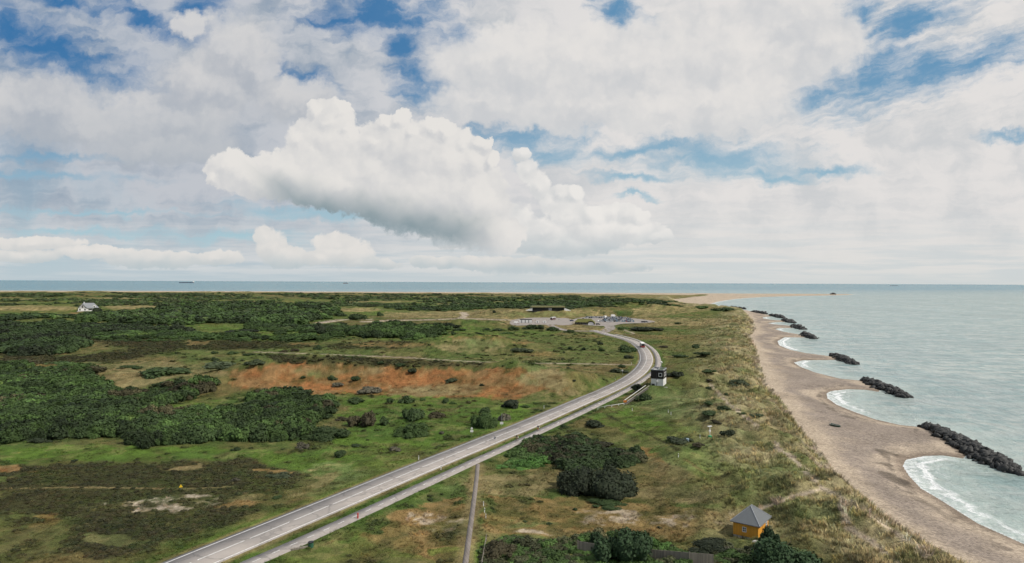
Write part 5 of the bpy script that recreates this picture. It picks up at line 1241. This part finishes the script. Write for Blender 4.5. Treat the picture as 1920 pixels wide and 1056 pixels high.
for x in (-9, -6.2, -3.4, -.6): wall_frame(Rr, x, x + 1.7, .6, 2.0, -3.0, -1, bars=False)

# ---- kiosk shelter with white stalls on the gravel yard
g = ground(986, 605.6)
K = empty("kiosk_shelter", g, math.radians(-3), 'white sales kiosk under a long dark flat roof on the gravel yard', 'kiosk')
MB().box(-6.4, 6.6, .6, 3.4, 3.3, 3.9).build("roof", DARK, K)
MB().box(-6.2, 6.4, 1.9, 2.8, 0, 3.3).build("back_wall", GREY, K)
for x, w_ in ((-7.2, 2.2), (-4.0, 2.8), (-.2, 2.8), (3.6, 2.6)): MB().box(x, x + w_, -2.8, -.6, .3, 3.0).bevel(.05).build("stall", WHITE, K)
for x in (-6, 6.2): MB().tube((x, -.3, 0), (x, -.3, 3.3), .09).build("post", GREY, K)
# ------------------------------------------------------------------ vehicles
def face_of(line, i, back=False):
    t = line[min(i + 1, len(line) - 1)] - line[max(i - 1, 0)]; return math.atan2(t[1], t[0])
def nearest(line, p): return int(np.argmin(np.hypot(line[:, 0] - p[0], line[:, 1] - p[1])))

def wheel(parent, x, y, r, w):
    t = MB().tube((x, y - w / 2, r), (x, y + w / 2, r), r, n=14).build("wheel", RUBBER, parent)
    MB().tube((x, y - w / 2 - .02, r), (x, y + w / 2 + .02, r), r * .55, n=10).build("rim", GREY, t)
    return t

def bus(name, loc, rz, label, lower, L=11.5):
    e = empty(name, loc, rz, label, 'bus'); W_ = 1.25
    MB().box(-L / 2, L / 2, -W_, W_, .35, 1.35).bevel(.06).build("lower_body", lower, e)
    MB().box(-L / 2 + .03, L / 2 - .03, -W_ + .03, W_ - .03, 1.35, 2.75).bevel(.06).build("upper_body", WHITE, e)
    MB().box(-L / 2 - .01, L / 2 + .01, -W_ - .01, W_ + .01, 2.75, 3.1, .97).bevel(.05).build("roof", WHITE, e)
    for s in (-1, 1): MB().box(-L / 2 + .5, L / 2 - .8, s * W_ - .03 * (s < 0) - .02, s * W_ + .03 * (s > 0) + .0, 1.5, 2.5).build("side_window", GLASS, e)
    MB().box(-L / 2 - .03, -L / 2 + .03, -W_ + .15, W_ - .15, 1.35, 2.65).build("rear_window", GLASS, e); MB().box(L / 2 - .06, L / 2 + .02, -W_ + .1, W_ - .1, 1.2, 2.7).build("windscreen", GLASS, e)
    for y in (-.95, .95): MB().box(-L / 2 - .05, -L / 2 + .02, y - .12, y + .12, .7, 1.15).build("tail_light", mat_tail, e); MB().box(L / 2 - .02, L / 2 + .03, y - .2, y + .2, .6, .85).build("headlight", WHITE, e)
    for x in (-L / 2 + 2.6, L / 2 - 2.3):
        for y in (-W_ + .15, W_ - .15): wheel(e, x, y, .5, .32)
    return e
mat_tail = mat_plain("tail_lamp", (.55, .03, .02), .3, .05)
def rear(name, px, py, line, label, lower, L=11.5, off=1.7, rev=False):
    p = flat(px, py, ROADZ + .1); i = nearest(line, p); a = face_of(line, i) + (PI if rev else 0)
    q = offset(line, off)[i]; return bus(name, (q[0], q[1], ROADZ + .1), a, label, lower, L)
rear("coach", 1201, 651, ROAD, 'white roofed bus with red tail driving away round the road bend', mat_plain("maroon_paint", (.28, .04, .035), .4, .08), 11.0, .9)
p = flat(1037, 599.6, ROADZ + .15); bus("coach", (p[0], p[1], ROADZ + .15), math.radians(62), 'white roofed bus with dark red skirt parked at the back of the gravel yard', mat_plain("wine_paint", (.13, .03, .05), .4, .08), 10)

def trailer(loc, rz, label, L=3.2, hh=2.3):
    e = empty("white_trailer", loc, rz, label, 'trailer', 'white trailers on the gravel yard')
    MB().box(-L / 2, L / 2, -1, 1, .55, hh).bevel(.1).build("body", WHITE, e); MB().box(-L / 2 - 1.6, -L / 2, -.07, .07, .5, .62).build("drawbar", DARK, e)
    MB().box(-.6, .7, -1.03, -.98, 1.2, 1.9).build("hatch", GLASS, e)
    for y in (-.95, .95): wheel(e, .1, y, .34, .22)
for px, py, l in ((1007.5, 606, 'white box trailer standing just right of the dark roofed kiosk'), (1021, 606.2, 'white box trailer farther right of the kiosk, alone on the yard')):
    p = flat(px, py, ROADZ + .15); trailer((p[0], p[1], ROADZ + .14), math.radians(3), l)

def car_proto(kind, paint):
    e = empty("parked_car", (0, 0, -50)); L, W_, hb, ht = {'hatch': (3.9, .86, .92, 1.48), 'estate': (4.6, .9, .95, 1.5), 'camper': (6.2, 1.1, 1.3, 2.9), 'van': (5.0, .98, 1.1, 1.95)}[kind]
    b = MB().box(-L / 2, L / 2, -W_, W_, .28, hb, .97).bevel(.08).build("body", paint, e)
    x0, x1 = {'hatch': (-L / 2 + .25, L * .2), 'estate': (-L / 2 + .2, L * .18), 'camper': (-L / 2, L * .27), 'van': (-L / 2 + .05, L * .3)}[kind]
    MB().box(x0, x1 + .5, -W_ + .06, W_ - .06, hb, ht - .06, .86, (-.2, 0)).build("cabin", GLASS if kind in ('hatch', 'estate') else paint, e)
    MB().box(x0 + .3, x1 - .1, -W_ + .16, W_ - .16, ht - .07, ht).bevel(.02).build("roof", paint, e)
    if kind in ('camper', 'van'): MB().box(x1 + .05, x1 + .5, -W_ + .1, W_ - .1, hb + .02, hb + .55).build("windscreen", GLASS, e)
    for x in (-L * .3, L * .3):
        for y in (-W_ + .08, W_ - .08): MB().tube((x, y - .1, .31), (x, y + .1, .31), .31, n=10).build("wheel", RUBBER, e)
    return e
PAINTS = [('silver', (.46, .47, .48)), ('white', (.74, .74, .73)), ('black', (.022, .022, .025)), ('dark blue', (.03, .06, .13)), ('grey', (.16, .17, .18)), ('pale blue', (.22, .34, .44)), ('red', (.34, .035, .03))]
CARS = {}
for cn, cc in PAINTS:
    pm = mat_plain(cn.replace(' ', '_') + "_car_paint", cc, .32, .04, 2, .25, .5)
    for kd in ('hatch', 'estate'): CARS[cn, kd] = car_proto(kd, pm)
CARS['white', 'camper'] = car_proto('camper', WHITE); CARS['white', 'van'] = car_proto('van', WHITE)
wts = [.25, .30, .13, .10, .09, .10, .03]; used = set()
def place_car(key, px, py, rz, label, group):
    p = flat(px, py, ROADZ + .15); src = CARS[key]
    o = src if key not in used else copy_tree(src); used.add(key)
    o.location = (p[0], p[1], ROADZ + .15); o.rotation_euler = (0, 0, rz); tag(o, label, 'car' if key[1] in ('hatch', 'estate') else key[1], group)
rows = [(1124, 1191, 603.6, 'front'), (1128, 1187, 602.1, 'second'), (1131, 1186, 600.6, 'middle'), (1133, 1183, 599.2, 'middle'), (1134, 1178, 597.9, 'middle'), (1098, 1174, 596.7, 'back'), (1100, 1166, 595.5, 'back')]
rs = random.Random(4)
for ri, (xa, xb, yy, rn) in enumerate(rows):
    x = xa
    while x < xb:
        cn = rs.choices([c for c, _ in PAINTS], wts)[0]; kd = rs.choice(['hatch', 'estate'])
        if rn == 'front' and x > xb - 4.2: cn, kd = 'pale blue', 'estate'
        place_car((cn, kd), x + rs.uniform(-.4, .4), yy + rs.uniform(-.12, .12), math.radians(80 + rs.uniform(-5, 5)) + (PI if rs.random() < .5 else 0),
                  '%s car parked in the %s of the packed car park' % (cn, {'front': 'nearest row', 'second': 'second row', 'middle': 'middle rows', 'back': 'back rows'}[rn]) if not (cn == 'pale blue' and rn == 'front' and x > xb - 4.2) else 'pale blue car at the right end of the nearest row of the car park', 'cars in the packed car park')
        x += rs.uniform(3.2, 4.0)
place_car(('white', 'camper'), 1135, 596.6, math.radians(60), 'tall white camper van in the back rows, nearer the turf-roofed restaurant', 'camper vans in the car park')
place_car(('white', 'camper'), 1150, 594.2, math.radians(10), 'tall white camper van standing crosswise at the very back of the car park', 'camper vans in the car park')
place_car(('white', 'van'), 1121.5, 603.6, math.radians(70), 'white van at the left end of the nearest row of the car park', None)
place_car(('white', 'van'), 968, 606.5, math.radians(8), 'white van parked to the left of the kiosk', None)
for px, py, c, l in ((1206, 604.7, 'black', 'black car parked apart, right of the packed rows'), (1211, 604.5, 'grey', 'grey car parked apart at the far right end of the lot'), (1121, 609, 'black', 'black car parked alone beside the white arched gable of the restaurant'), (1072, 602.4, 'dark blue', 'dark blue car parked left of the turf-roofed restaurant')):
    place_car((c, 'estate'), px, py, math.radians(5), l, None)
for k_, o in CARS.items():
    if k_ not in used:
        for ch in list(o.children): bpy.data.objects.remove(ch)
        bpy.data.objects.remove(o)

# ------------------------------------------------------------------ people and bicycles
def skin_body(name, joints, edges, radii, mats):
    """one continuous body grown over a skeleton; mats: list of (material, test on height 0..1) from the feet up"""
    me = bpy.data.meshes.new(name); me.from_pydata(joints, edges, []); o = bpy.data.objects.new(name, me); COL.objects.link(o)
    o.modifiers.new("skin", 'SKIN'); sv = me.skin_vertices[0].data
    for i, r in enumerate(radii): sv[i].radius = (r, r)
    sv[0].use_root = True
    su = o.modifiers.new("sub", 'SUBSURF'); su.levels = 1; su.render_levels = 1
    dg = bpy.context.evaluated_depsgraph_get(); ev = o.evaluated_get(dg); m2 = bpy.data.meshes.new_from_object(ev)
    bpy.data.objects.remove(o); bpy.data.meshes.remove(me)
    for m, _ in mats: m2.materials.append(m)
    for p in m2.polygons:
        z = p.center.z
        for i, (_, t) in enumerate(mats):
            if z >= t: p.material_index = i
        p.use_smooth = True
    return m2
def cyclist_mesh(name, top, legs, hair):
    #        pelvis        chest         neck          head          L hip/knee/ankle/toe                          R ...                                     L shoulder/elbow/hand              R
    J = [(0, 0, .98), (.17, 0, 1.38), (.21, 0, 1.50), (.25, 0, 1.66), (.05, .10, .95), (.38, .11, .80), (.20, .11, .40), (.34, .11, .33), (.05, -.10, .95), (.34, -.11, .62), (.10, -.11, .25), (.24, -.11, .17), (.18, .19, 1.40), (.34, .25, 1.18), (.54, .23, 1.06), (.18, -.19, 1.40), (.34, -.25, 1.18), (.54, -.23, 1.06)]
    E = [(0, 1), (1, 2), (2, 3), (0, 4), (4, 5), (5, 6), (6, 7), (0, 8), (8, 9), (9, 10), (10, 11), (1, 12), (12, 13), (13, 14), (1, 15), (15, 16), (16, 17)]
    R = [.16, .17, .07, .115, .10, .075, .05, .04, .10, .075, .05, .04, .075, .05, .035, .075, .05, .035]
    return skin_body(name, J, E, R, [(legs, -9), (top, 1.0), (SKIN, 1.51), (hair, 1.68)])
def walker_mesh(name, top, legs, hair):
    J = [(0, 0, .95), (0, 0, 1.32), (0, 0, 1.48), (.02, 0, 1.62), (0, .09, .90), (.12, .10, .50), (.10, .10, .09), (.22, .10, .04), (0, -.09, .90), (-.08, -.10, .50), (-.20, -.10, .12), (-.10, -.10, .04), (0, .19, 1.38), (-.06, .24, 1.10), (.06, .24, .86), (0, -.19, 1.38), (.05, -.24, 1.10), (.18, -.24, .90)]
    E = [(0, 1), (1, 2), (2, 3), (0, 4), (4, 5), (5, 6), (6, 7), (0, 8), (8, 9), (9, 10), (10, 11), (1, 12), (12, 13), (13, 14), (1, 15), (15, 16), (16, 17)]
    R = [.15, .16, .06, .11, .10, .07, .045, .04, .10, .07, .045, .04, .07, .048, .035, .07, .048, .035]
    return skin_body(name, J, E, R, [(legs, -9), (top, .96), (SKIN, 1.48), (hair, 1.66)])
def bicycle(loc, rz, label, paint, basket=None):
    e = empty("bicycle", loc, rz, label, 'bicycle', 'bicycles ridden on the cycle path')
    for x in (-.52, .55):
        m = MB(); n = 20
        for i in range(n):
            a, b = 2 * PI * i / n, 2 * PI * (i + 1) / n; m.tube((x + math.cos(a) * .34, 0, .34 + math.sin(a) * .34), (x + math.cos(b) * .34, 0, .34 + math.sin(b) * .34), .022, n=5)
        w_ = m.build("wheel", RUBBER, e); s_ = MB()
        for i in range(8): s_.tube((x, 0, .34), (x + math.cos(i * PI / 4) * .32, 0, .34 + math.sin(i * PI / 4) * .32), .005, n=3)
        s_.build("spokes", GREY, w_)
    f = MB()
    for a, b in (((-.08, 0, .30), (-.2, 0, .86)), ((-.08, 0, .30), (.40, 0, .84)), ((-.18, 0, .80), (.40, 0, .88)), ((-.52, 0, .34), (-.08, 0, .30)), ((-.52, 0, .34), (-.18, 0, .80)), ((.55, 0, .34), (.40, 0, .92)), ((.40, 0, .92), (.42, 0, 1.04))): f.tube(a, b, .022, n=6)
    f.build("frame", paint, e)
    MB().box(-.34, -.06, -.08, .08, .86, .93, .7).bevel(.02).build("saddle", RUBBER, e)
    MB().tube((.42, -.28, 1.05), (.42, .28, 1.05), .018, n=6).build("handlebar", GREY, e)
    if basket: MB().box(-.72, -.38, -.2, .2, .72, 1.0).bevel(.03).build("pannier", basket, e)
    return e
NAVY = mat_plain("navy_cloth", (.012, .018, .05), .9, .1); JEANS = mat_plain("dark_denim", (.04, .055, .09), .9, .1); TAN = mat_plain("tan_cloth", (.36, .21, .10), .9, .1); OLIVE = mat_plain("olive_cloth", (.07, .07, .045), .9, .1); HAIR = mat_plain("brown_hair", (.05, .03, .018), .8, .1); PALE = mat_plain("pale_cloth", (.6, .58, .55), .9, .08); RUST = mat_plain("rust_cloth", (.42, .13, .05), .9, .1)
def rider(px, py, label, blabel, top, legs, paint, basket, grp):
    p = flat(px, py, ROADZ + .1); i = nearest(PATH, p); a = face_of(PATH, i) + PI; p = offset(PATH, -.75)[i]
    z = ROADZ + .1
    bicycle((p[0], p[1], z), a, blabel, paint, basket)
    o = link(bpy.data.objects.new("person", cyclist_mesh("cyclist", top, legs, HAIR))); o.location = (p[0] - .24 * math.cos(a), p[1] - .24 * math.sin(a), z - .02); o.rotation_euler = (0, 0, a)
    tag(o, label, 'person', grp)
rider(1011, 809, 'cyclist in dark navy jacket riding on the cycle path, farther along', 'bicycle with pale bag under the rider in navy', NAVY, TAN, RED, PALE, 'cyclists on the cycle path')
rider(975.5, 825, 'cyclist in olive top and tan trousers riding on the cycle path, nearer', 'bicycle with white bag under the rider in olive', OLIVE, TAN, DARK, PALE, 'cyclists on the cycle path')
WK = [walker_mesh("walker_a", RUST, JEANS, HAIR), walker_mesh("walker_b", NAVY, DARK, HAIR), walker_mesh("walker_c", PALE, JEANS, HAIR), walker_mesh("walker_d", OLIVE, TAN, HAIR)]
for px, py, k, rz, l in ((1070.5, 602.2, 1, 1, 'person in navy jacket standing left of the dark blue car'), (1025.5, 601.8, 0, 2, 'person in rust red top near the front of the parked white roofed bus'), (1028, 601.7, 2, .5, 'person in pale top waiting beside the one in rust red'), (1033.5, 601.8, 1, 3, 'person in dark clothes standing below the parked bus'), (1036.5, 602, 3, 4, 'person in olive top and tan trousers standing below the parked bus'),
                         (1048, 601, 1, 0, 'person in dark clothes at the right edge of the gravel yard'), (999, 603.8, 0, 2, 'person in rust red top at the right end of the kiosk'), (1004, 602.8, 3, 5, 'person in olive top walking behind the white trailer'), (972, 608.4, 0, 1, 'person in rust red top in front of the kiosk on the left'), (1098, 609.8, 1, 2, 'person in dark clothes in front of the turf-roofed restaurant'),
                         (1089, 611, 3, 1, 'person in olive top on the sandy strip left of the restaurant gable'), (1320, 569.5, 1, 1, 'person in dark clothes walking on the far beach by the dune tip'), (1302, 570, 0, 3, 'person in rust red top walking on the far sand behind the dunes')):
    g = ground(px, py); o = link(bpy.data.objects.new("person", WK[k])); o.location = g + Vector((0, 0, .12 if 950 < px < 1220 and py > 595 else 0)); o.rotation_euler = (0, 0, rz); tag(o, l, 'person', 'people at the far end of the road')

# ---- a gull low over the road
p = flat(927.5, 828, ROADZ + .1)
gb = empty("gull", (p[0] * .985, p[1] * .985, ROADZ + 1.4), math.radians(200), 'grey gull with raised wings skimming low over the road', 'gull')
MB().ball((0, 0, 0), .16, 10, (1.9, .8, .8)).tube((.26, 0, .03), (.42, 0, .02), .03, .005, 6).tube((-.22, 0, 0), (-.5, 0, .02), .08, .1, 6).build("body", mat_plain("white_plumage", (.5, .5, .5), .9, .1), gb, smooth=True)
for s in (-1, 1): MB().faces([(.16, s * .06, .05), (-.14, s * .06, .05), (-.16, s * .36, .42), (.14, s * .36, .42), (-.22, s * .62, .78), (.16, s * .36, .45), (.16, s * .06, .08), (-.14, s * .06, .08), (-.16, s * .36, .45)], [(0, 1, 2, 3), (3, 2, 4), (6, 7, 8, 5), (5, 8, 4)]).build("wing", mat_plain("grey_plumage", (.16, .165, .18), .9, .1), gb)

# ------------------------------------------------------------------ street furniture
PAINT_W = WHITE
def marker(px, py, label, group, h=1.0):
    g = ground(px, py); e = empty("marker_post", g - Vector((0, 0, .15)), rs.uniform(0, 3), label, 'marker post', group)
    MB().prism([(-.07, -.05), (.07, -.05), (.05, .06), (-.05, .06)], 0, h + .15, 'z').build("post", PAINT_W, e); MB().box(-.072, .072, -.055, .03, h - .2, h - .05).build("reflector", DARK, e)
for px, py, l in ((785, 863, 'white edge post left of the road, nearest the camera'), (827, 881.5, 'white edge post on the strip between road and cycle path'), (1020, 766, 'white edge post left of the road, above the gull'), (1153.5, 713, 'white edge post left of the road before the bend'), (1196.5, 679, 'white edge post on the inner side of the bend near the sand track'), (1184, 683.5, 'white edge post where the sand track meets the road'), (1137, 630, 'white edge post left of the road beyond the bus')):
    marker(px, py, l, 'edge posts along the road', 1.1)
for px, py, l in ((906.5, 949, 'short white post right of the footpath, topmost of three'), (908.5, 961.5, 'short white post right of the footpath, middle of three'), (911, 972.5, 'short white post right of the footpath, lowest of three'), (1272, 857.5, 'white post on the green slope by a faint trail'), (1312.5, 822, 'pale post just left of the white-topped green pump'), (1253, 774, 'small white post on the dune slope below the tower, upper one'), (1258, 778, 'small white post on the dune slope below the tower, lower one'), (1185.5, 770.5, 'small white post beside the foot of the dune stairs')):
    marker(px, py, l, 'white posts in the grass', .9)
def signpost(px, py, h, label, cat, plates, pole=None, name="road_sign", rz=None):
    g = ground(px, py); e = empty(name, g, -math.atan2(g.x, g.y) if rz is None else rz, label, cat)
    MB().tube((0, 0, -.3), (0, 0, h), .05).build("pole", pole or GREY, e)
    for nm, shp, z, r, m in plates:
        if shp == 'disc': MB().prism([(math.cos(a) * r, z + math.sin(a) * r) for a in np.linspace(0, 2 * PI, 17)[:-1]], -.09, -.05, 'y').build(nm, m, e)
        elif shp == 'tri': MB().prism([(math.cos(a) * r, z + math.sin(a) * r) for a in (PI / 2, PI * 7 / 6, PI * 11 / 6)], -.09, -.05, 'y').build(nm, m, e)
        else: MB().box(-r, r, -.09, -.05, z - r * .7, z + r * .7).build(nm, m, e)
signpost(884.5, 819, 2.6, 'road sign with round and square plates on a wooden post left of the road', 'road sign', [("round_plate", 'disc', 2.35, .3, DIRTYWHITE), ("small_plate", 'box', 1.6, .42, WHITE)], WOOD)
signpost(940.5, 799, 3.8, 'tall grey pole with white box low on it, left of the road', 'pole', [("box_plate", 'box', .9, .5, WHITE)], GREY, "utility_pole")
signpost(1167, 705, 2.8, 'small white sign on a grey pole left of the road bend', 'road sign', [("plate", 'disc', 2.6, .4, WHITE)], GREY)
signpost(339, 919, .9, 'yellow triangular sign standing alone on the dark heath', 'sign', [("plate", 'tri', .8, .42, YELLOWSIGN)], WOOD, "warning_sign")
signpost(1172, 759, 1.4, 'orange lifebuoy box on a post at the foot of the dune stairs', 'lifebuoy box', [("box_plate", 'box', 1.2, .55, ORANGE)], WOOD, "lifebuoy_post")
g = ground(671, 973); b = empty("red_marker", g, 0, 'short red post at the right edge of the cycle path', 'post'); MB().prism([(-.11, -.11), (.11, -.11), (.11, .11), (-.11, .11)], -.2, .95).build("post", RED, b); MB().box(-.13, .13, -.13, .13, .95, 1.05).build("cap", RED, b)
g = ground(583, 1026); b = empty("litter_bin", g, .5, 'dark green litter bin on the right edge of the cycle path', 'litter bin')
MB().prism([(math.cos(a) * .42, math.sin(a) * .42) for a in np.linspace(0, 2 * PI, 13)[:-1]], -.1, .78).build("barrel", GREEN, b); MB().prism([(math.cos(a) * .46, math.sin(a) * .46) for a in np.linspace(0, 2 * PI, 13)[:-1]], .78, .9).build("lid", DARK, b)
MB().box(-3.2, -.5, -.12, .12, -.1, .32).bevel(.03).build("kerb_log", WOOD, b)
g = ground(1331, 821.5); b = empty("wind_pump", g, .4, 'green pump with white arms standing in the grass behind the dunes', 'pump')
MB().box(-.35, .35, -.35, .35, -.1, .7).bevel(.04).build("housing", mat_plain("bright_green_paint", (.03, .28, .12), .5, .1), b)
MB().tube((0, 0, .7), (0, 0, 3.1), .08).build("pole", WHITE, b); MB().box(-.7, .5, -.25, .25, 3.05, 3.2).build("panel", WHITE, b); MB().box(-.3, .2, -.12, .12, 1.7, 2.1).build("meter_box", WHITE, b)
g = ground(1289, 829); b = empty("white_dish", g, 1, 'small pale blue drum half hidden in the green hollow', 'drum'); MB().prism([(math.cos(a) * .4, math.sin(a) * .4) for a in np.linspace(0, 2 * PI, 13)[:-1]], -.1, .9).build("drum", mat_plain("pale_blue_paint", (.32, .42, .48), .5, .1), b)

# ---- boat on the beach
g = ground(1566, 799.5); bo = empty("rowing_boat", g, math.radians(-62), 'small green rowing boat pulled up on the sand of the beach', 'boat')
st = np.linspace(-1, 1, 11); V = []; Fc = []
for i, t in enumerate(st):
    w_ = .72 * (1 - abs(max(t, -.85)) ** 2.6) + (.02 if t > 0 else .26 * (t < -.5)); sh = .12 * t * t
    V += [(t * 1.9, -w_, .52 + sh), (t * 1.9, -w_ * .75, .12 + sh), (t * 1.9, 0, .0 + sh), (t * 1.9, w_ * .75, .12 + sh), (t * 1.9, w_, .52 + sh)]
for i in range(10):
    for j in range(4): k = i * 5 + j; Fc.append((k, k + 1, k + 6, k + 5))
hull = MB().faces(V, Fc).build("hull", GREEN, bo)
so_ = hull.modifiers.new("shell", 'SOLIDIFY'); so_.thickness = .05
gu = MB()
for i in range(10):
    for j in (0, 4): gu.tube(Vector(V[i * 5 + j]) + Vector((0, 0, .02)), Vector(V[i * 5 + 5 + j]) + Vector((0, 0, .02)), .045, n=6)
gu.build("gunwale", PALE, bo)
for x in (-.9, .1, .95): MB().box(x - .13, x + .13, -.52, .52, .36, .41).build("thwart", WOOD, bo)

# ---- ships on the horizon
def ship(px, dist, L, label, hullm, up, aft=-1, hh=9):
    d = ray(px, 531.0); k = dist / d[1]; e = empty("cargo_ship", (d[0] * k, dist, 0), math.radians(0), label, 'ship', 'ships on the horizon')
    MB().prism([(-L / 2, 0), (L / 2 - L * .04, 0), (L / 2, hh), (-L / 2, hh)], -L * .06, L * .06, 'y').build("hull", hullm, e)
    MB().box(aft * L * .46 - L * .035, aft * L * .46 + L * .07 if aft < 0 else L * .46 + L * .035, -L * .05, L * .05, hh, hh + up).build("superstructure", WHITE, e)
    MB().box(-L * .3, L * .38, -L * .04, L * .04, hh, hh + 2.5).build("deck_load", GREY, e)
    MB().tube((L * .3, 0, hh), (L * .3, 0, hh + up * .8), L * .006).build("mast", GREY, e)
ship(350, 13500, 290, 'long dark cargo ship with white bridge on the horizon at the left', mat_plain("navy_hull", (.07, .10, .15), .5, .1), 22, 1, 15)
ship(648, 15000, 110, 'small ship with white bridge on the horizon above the wood', mat_plain("rust_hull", (.14, .06, .05), .5, .1), 18, 1, 12)
ship(1677, 15500, 190, 'faint grey ship on the horizon above the open sea at the right', mat_plain("grey_hull", (.20, .24, .27), .5, .1), 12, -1, 10)
# ---- squat dark wreck on the spit
g = ground(1562, 552.3); tag(MB().box(-13, 13, -4, 4, -1, 4.5, .82).box(-5, 6, -3, 3, 4.5, 7.5, .8).bevel(.3).build("wreck", mat_plain("rusty_iron", (.05, .04, .035), .9, .3, .5), None, g), 'low dark block of a wreck at the tip of the far sand spit', 'wreck')

# ------------------------------------------------------------------ breakwaters
def rock_mat():
    m, M, bs = mat_new("wet_black_rock"); geo = M.node('ShaderNodeNewGeometry'); pos = M.x(geo.outputs['Position']); oi = M.node('ShaderNodeObjectInfo')
    n = M.noise(pos, 1.1, 5, .65); z = M.sep(pos)[2]
    c = M.mix(n.step(.35, .7), (.006, .007, .006), (.024, .024, .022)); c = M.mix((n + z * .10).step(.70, .95) * .45, c, (.10, .095, .085))
    M.put(c, bs.inputs['Base Color']); bs.inputs['Roughness'].default_value = .62
    b = M.node('ShaderNodeBump'); b.inputs['Strength'].default_value = .7; b.inputs['Distance'].default_value = .12; M.put(M.noise(pos, 4, 4, .6), b.inputs['Height']); M.link(b.outputs[0], bs.inputs['Normal'])
    return m
ROCK = rock_mat()
def rock_v(seed):
    r = np.random.default_rng(seed); bm = bmesh.new(); bmesh.ops.create_icosphere(bm, subdivisions=1, radius=1)
    v = np.array([tuple(q.co) for q in bm.verts]); f = np.array([[q.index for q in p.verts] for p in bm.faces]); bm.free()
    v *= (1 + r.normal(size=(len(v), 1)) * .16); v *= np.array([1.2, .85, .62]) * r.uniform(.85, 1.15, 3)
    for _ in range(3):
        n = r.normal(size=3); n /= np.linalg.norm(n); d = v @ n; lim = r.uniform(.55, .8); v -= np.maximum(d - lim, 0)[:, None] * n
    return v, f
RV = [rock_v(i) for i in range(10)]
RM = [np_mesh("boulder", v, f, ROCK) for v, f in RV]
def rotm(r):
    q = r.normal(size=4); q /= np.linalg.norm(q); w, x, y, z = q
    return np.array([[1 - 2 * (y * y + z * z), 2 * (x * y - z * w), 2 * (x * z + y * w)], [2 * (x * y + z * w), 1 - 2 * (x * x + z * z), 2 * (y * z - x * w)], [2 * (x * z - y * w), 2 * (y * z + x * w), 1 - 2 * (x * x + y * y)]])
def breakwater(a, b, wid, label, nb, big, size):
    A, B = flat(*a, .6), flat(*b, .4); d = B - A; L = np.linalg.norm(d); u = d / L; nr = np.array([-u[1], u[0]]); r = np.random.default_rng(int(a[0]))
    e = empty("rock_breakwater", (*(A + d * .5), 0), math.atan2(u[1], u[0]), label, 'breakwater', 'rock breakwaters along the beach')
    R = []
    for i in range(nb):
        s = r.uniform(-.5, .5); t = np.clip(r.normal() * .42, -1, 1); wloc = wid * (1 - (abs(s) * 2) ** 4 * .6); h = 1.9 * (1 - t * t) * (1 - (abs(s) * 2) ** 6 * .8) * min(1, wid / 5)
        R.append((s * L, t * wloc / 2 * 1.3, h * r.uniform(.45, 1.0) - .15, size * min(1.9, math.exp(r.normal() * .36))))
    R.sort(key=lambda q: -(q[2] + q[3] * .6)); R = np.array(R)
    for q in R[:big]:
        o = link(bpy.data.objects.new("boulder", RM[r.integers(10)]), e); o.location = q[:3]; o.scale = (q[3],) * 3; o.rotation_euler = (r.uniform(-.5, .5), r.uniform(-.5, .5), r.uniform(0, 6.28))
    V = []; Fc = []; k = 0
    for q in R[big:]:
        v, f = RV[r.integers(10)]; v = (v @ rotm(r).T) * q[3] + q[:3]; V.append(v); Fc.append(f + k); k += len(v)
    # the core of the mound
    n = 14; cv = []
    for i in range(n + 1):
        s = -.5 + i / n; wl = wid * (1 - (abs(s) * 2) ** 4 * .7) / 2
        cv += [(s * L, -wl, -1.5), (s * L, -wl * .45, .75 * min(1, wid / 5)), (s * L, wl * .45, .75 * min(1, wid / 5)), (s * L, wl, -1.5)]
    V.append(np.array(cv)); ff = []
    for i in range(n):
        for j in range(3): q = k + i * 4 + j; ff += [(q, q + 4, q + 5), (q, q + 5, q + 1)]
    Fc.append(np.array(ff))
    o = link(bpy.data.objects.new("boulder_pile", np_mesh("boulder_pile", np.concatenate(V), np.concatenate(Fc), ROCK)), e)
    if big: o['kind'] = 'stuff'
BW = [((1737, 797), (1905, 886), 7.0, 'long black rock breakwater nearest the camera, wide at its seaward end', 520, 100, .95), ((1622, 711), (1700, 745), 7.0, 'second black rock breakwater from the camera, bulky and oval', 330, 90, 1.0), ((1561, 665), (1604, 683), 7.0, 'third black rock breakwater from the camera', 230, 60, 1.1),
      ((1505, 626.5), (1527, 635), 9.0, 'small black breakwater beside the broad white surf of the fourth bay', 150, 0, 1.5), ((1486, 611), (1506, 617.5), 9.0, 'black breakwater fifth from the camera', 150, 0, 1.5), ((1467, 600), (1487, 605.5), 10.0, 'black breakwater sixth from the camera', 130, 0, 1.7), ((1444, 591), (1470, 596.5), 9.0, 'thin dark breakwater seventh from the camera', 130, 0, 1.7), ((1412, 584.5), (1436, 589), 9.0, 'thin dark breakwater eighth from the camera', 120, 0, 1.8), ((1372, 577.5), (1396, 579.6), 12.0, 'farthest thin dark breakwater off the tip of the dunes', 100, 0, 2.2)]
for q in BW: breakwater(*q)
scene.cycles.use_adaptive_sampling = True
scene.cycles.adaptive_threshold = 0.02
scene.cycles.adaptive_min_samples = 8
scene.cycles.max_bounces = 4; scene.cycles.diffuse_bounces = 2; scene.cycles.glossy_bounces = 2; scene.cycles.transparent_max_bounces = 4
scene.cycles.sample_clamp_indirect = 4
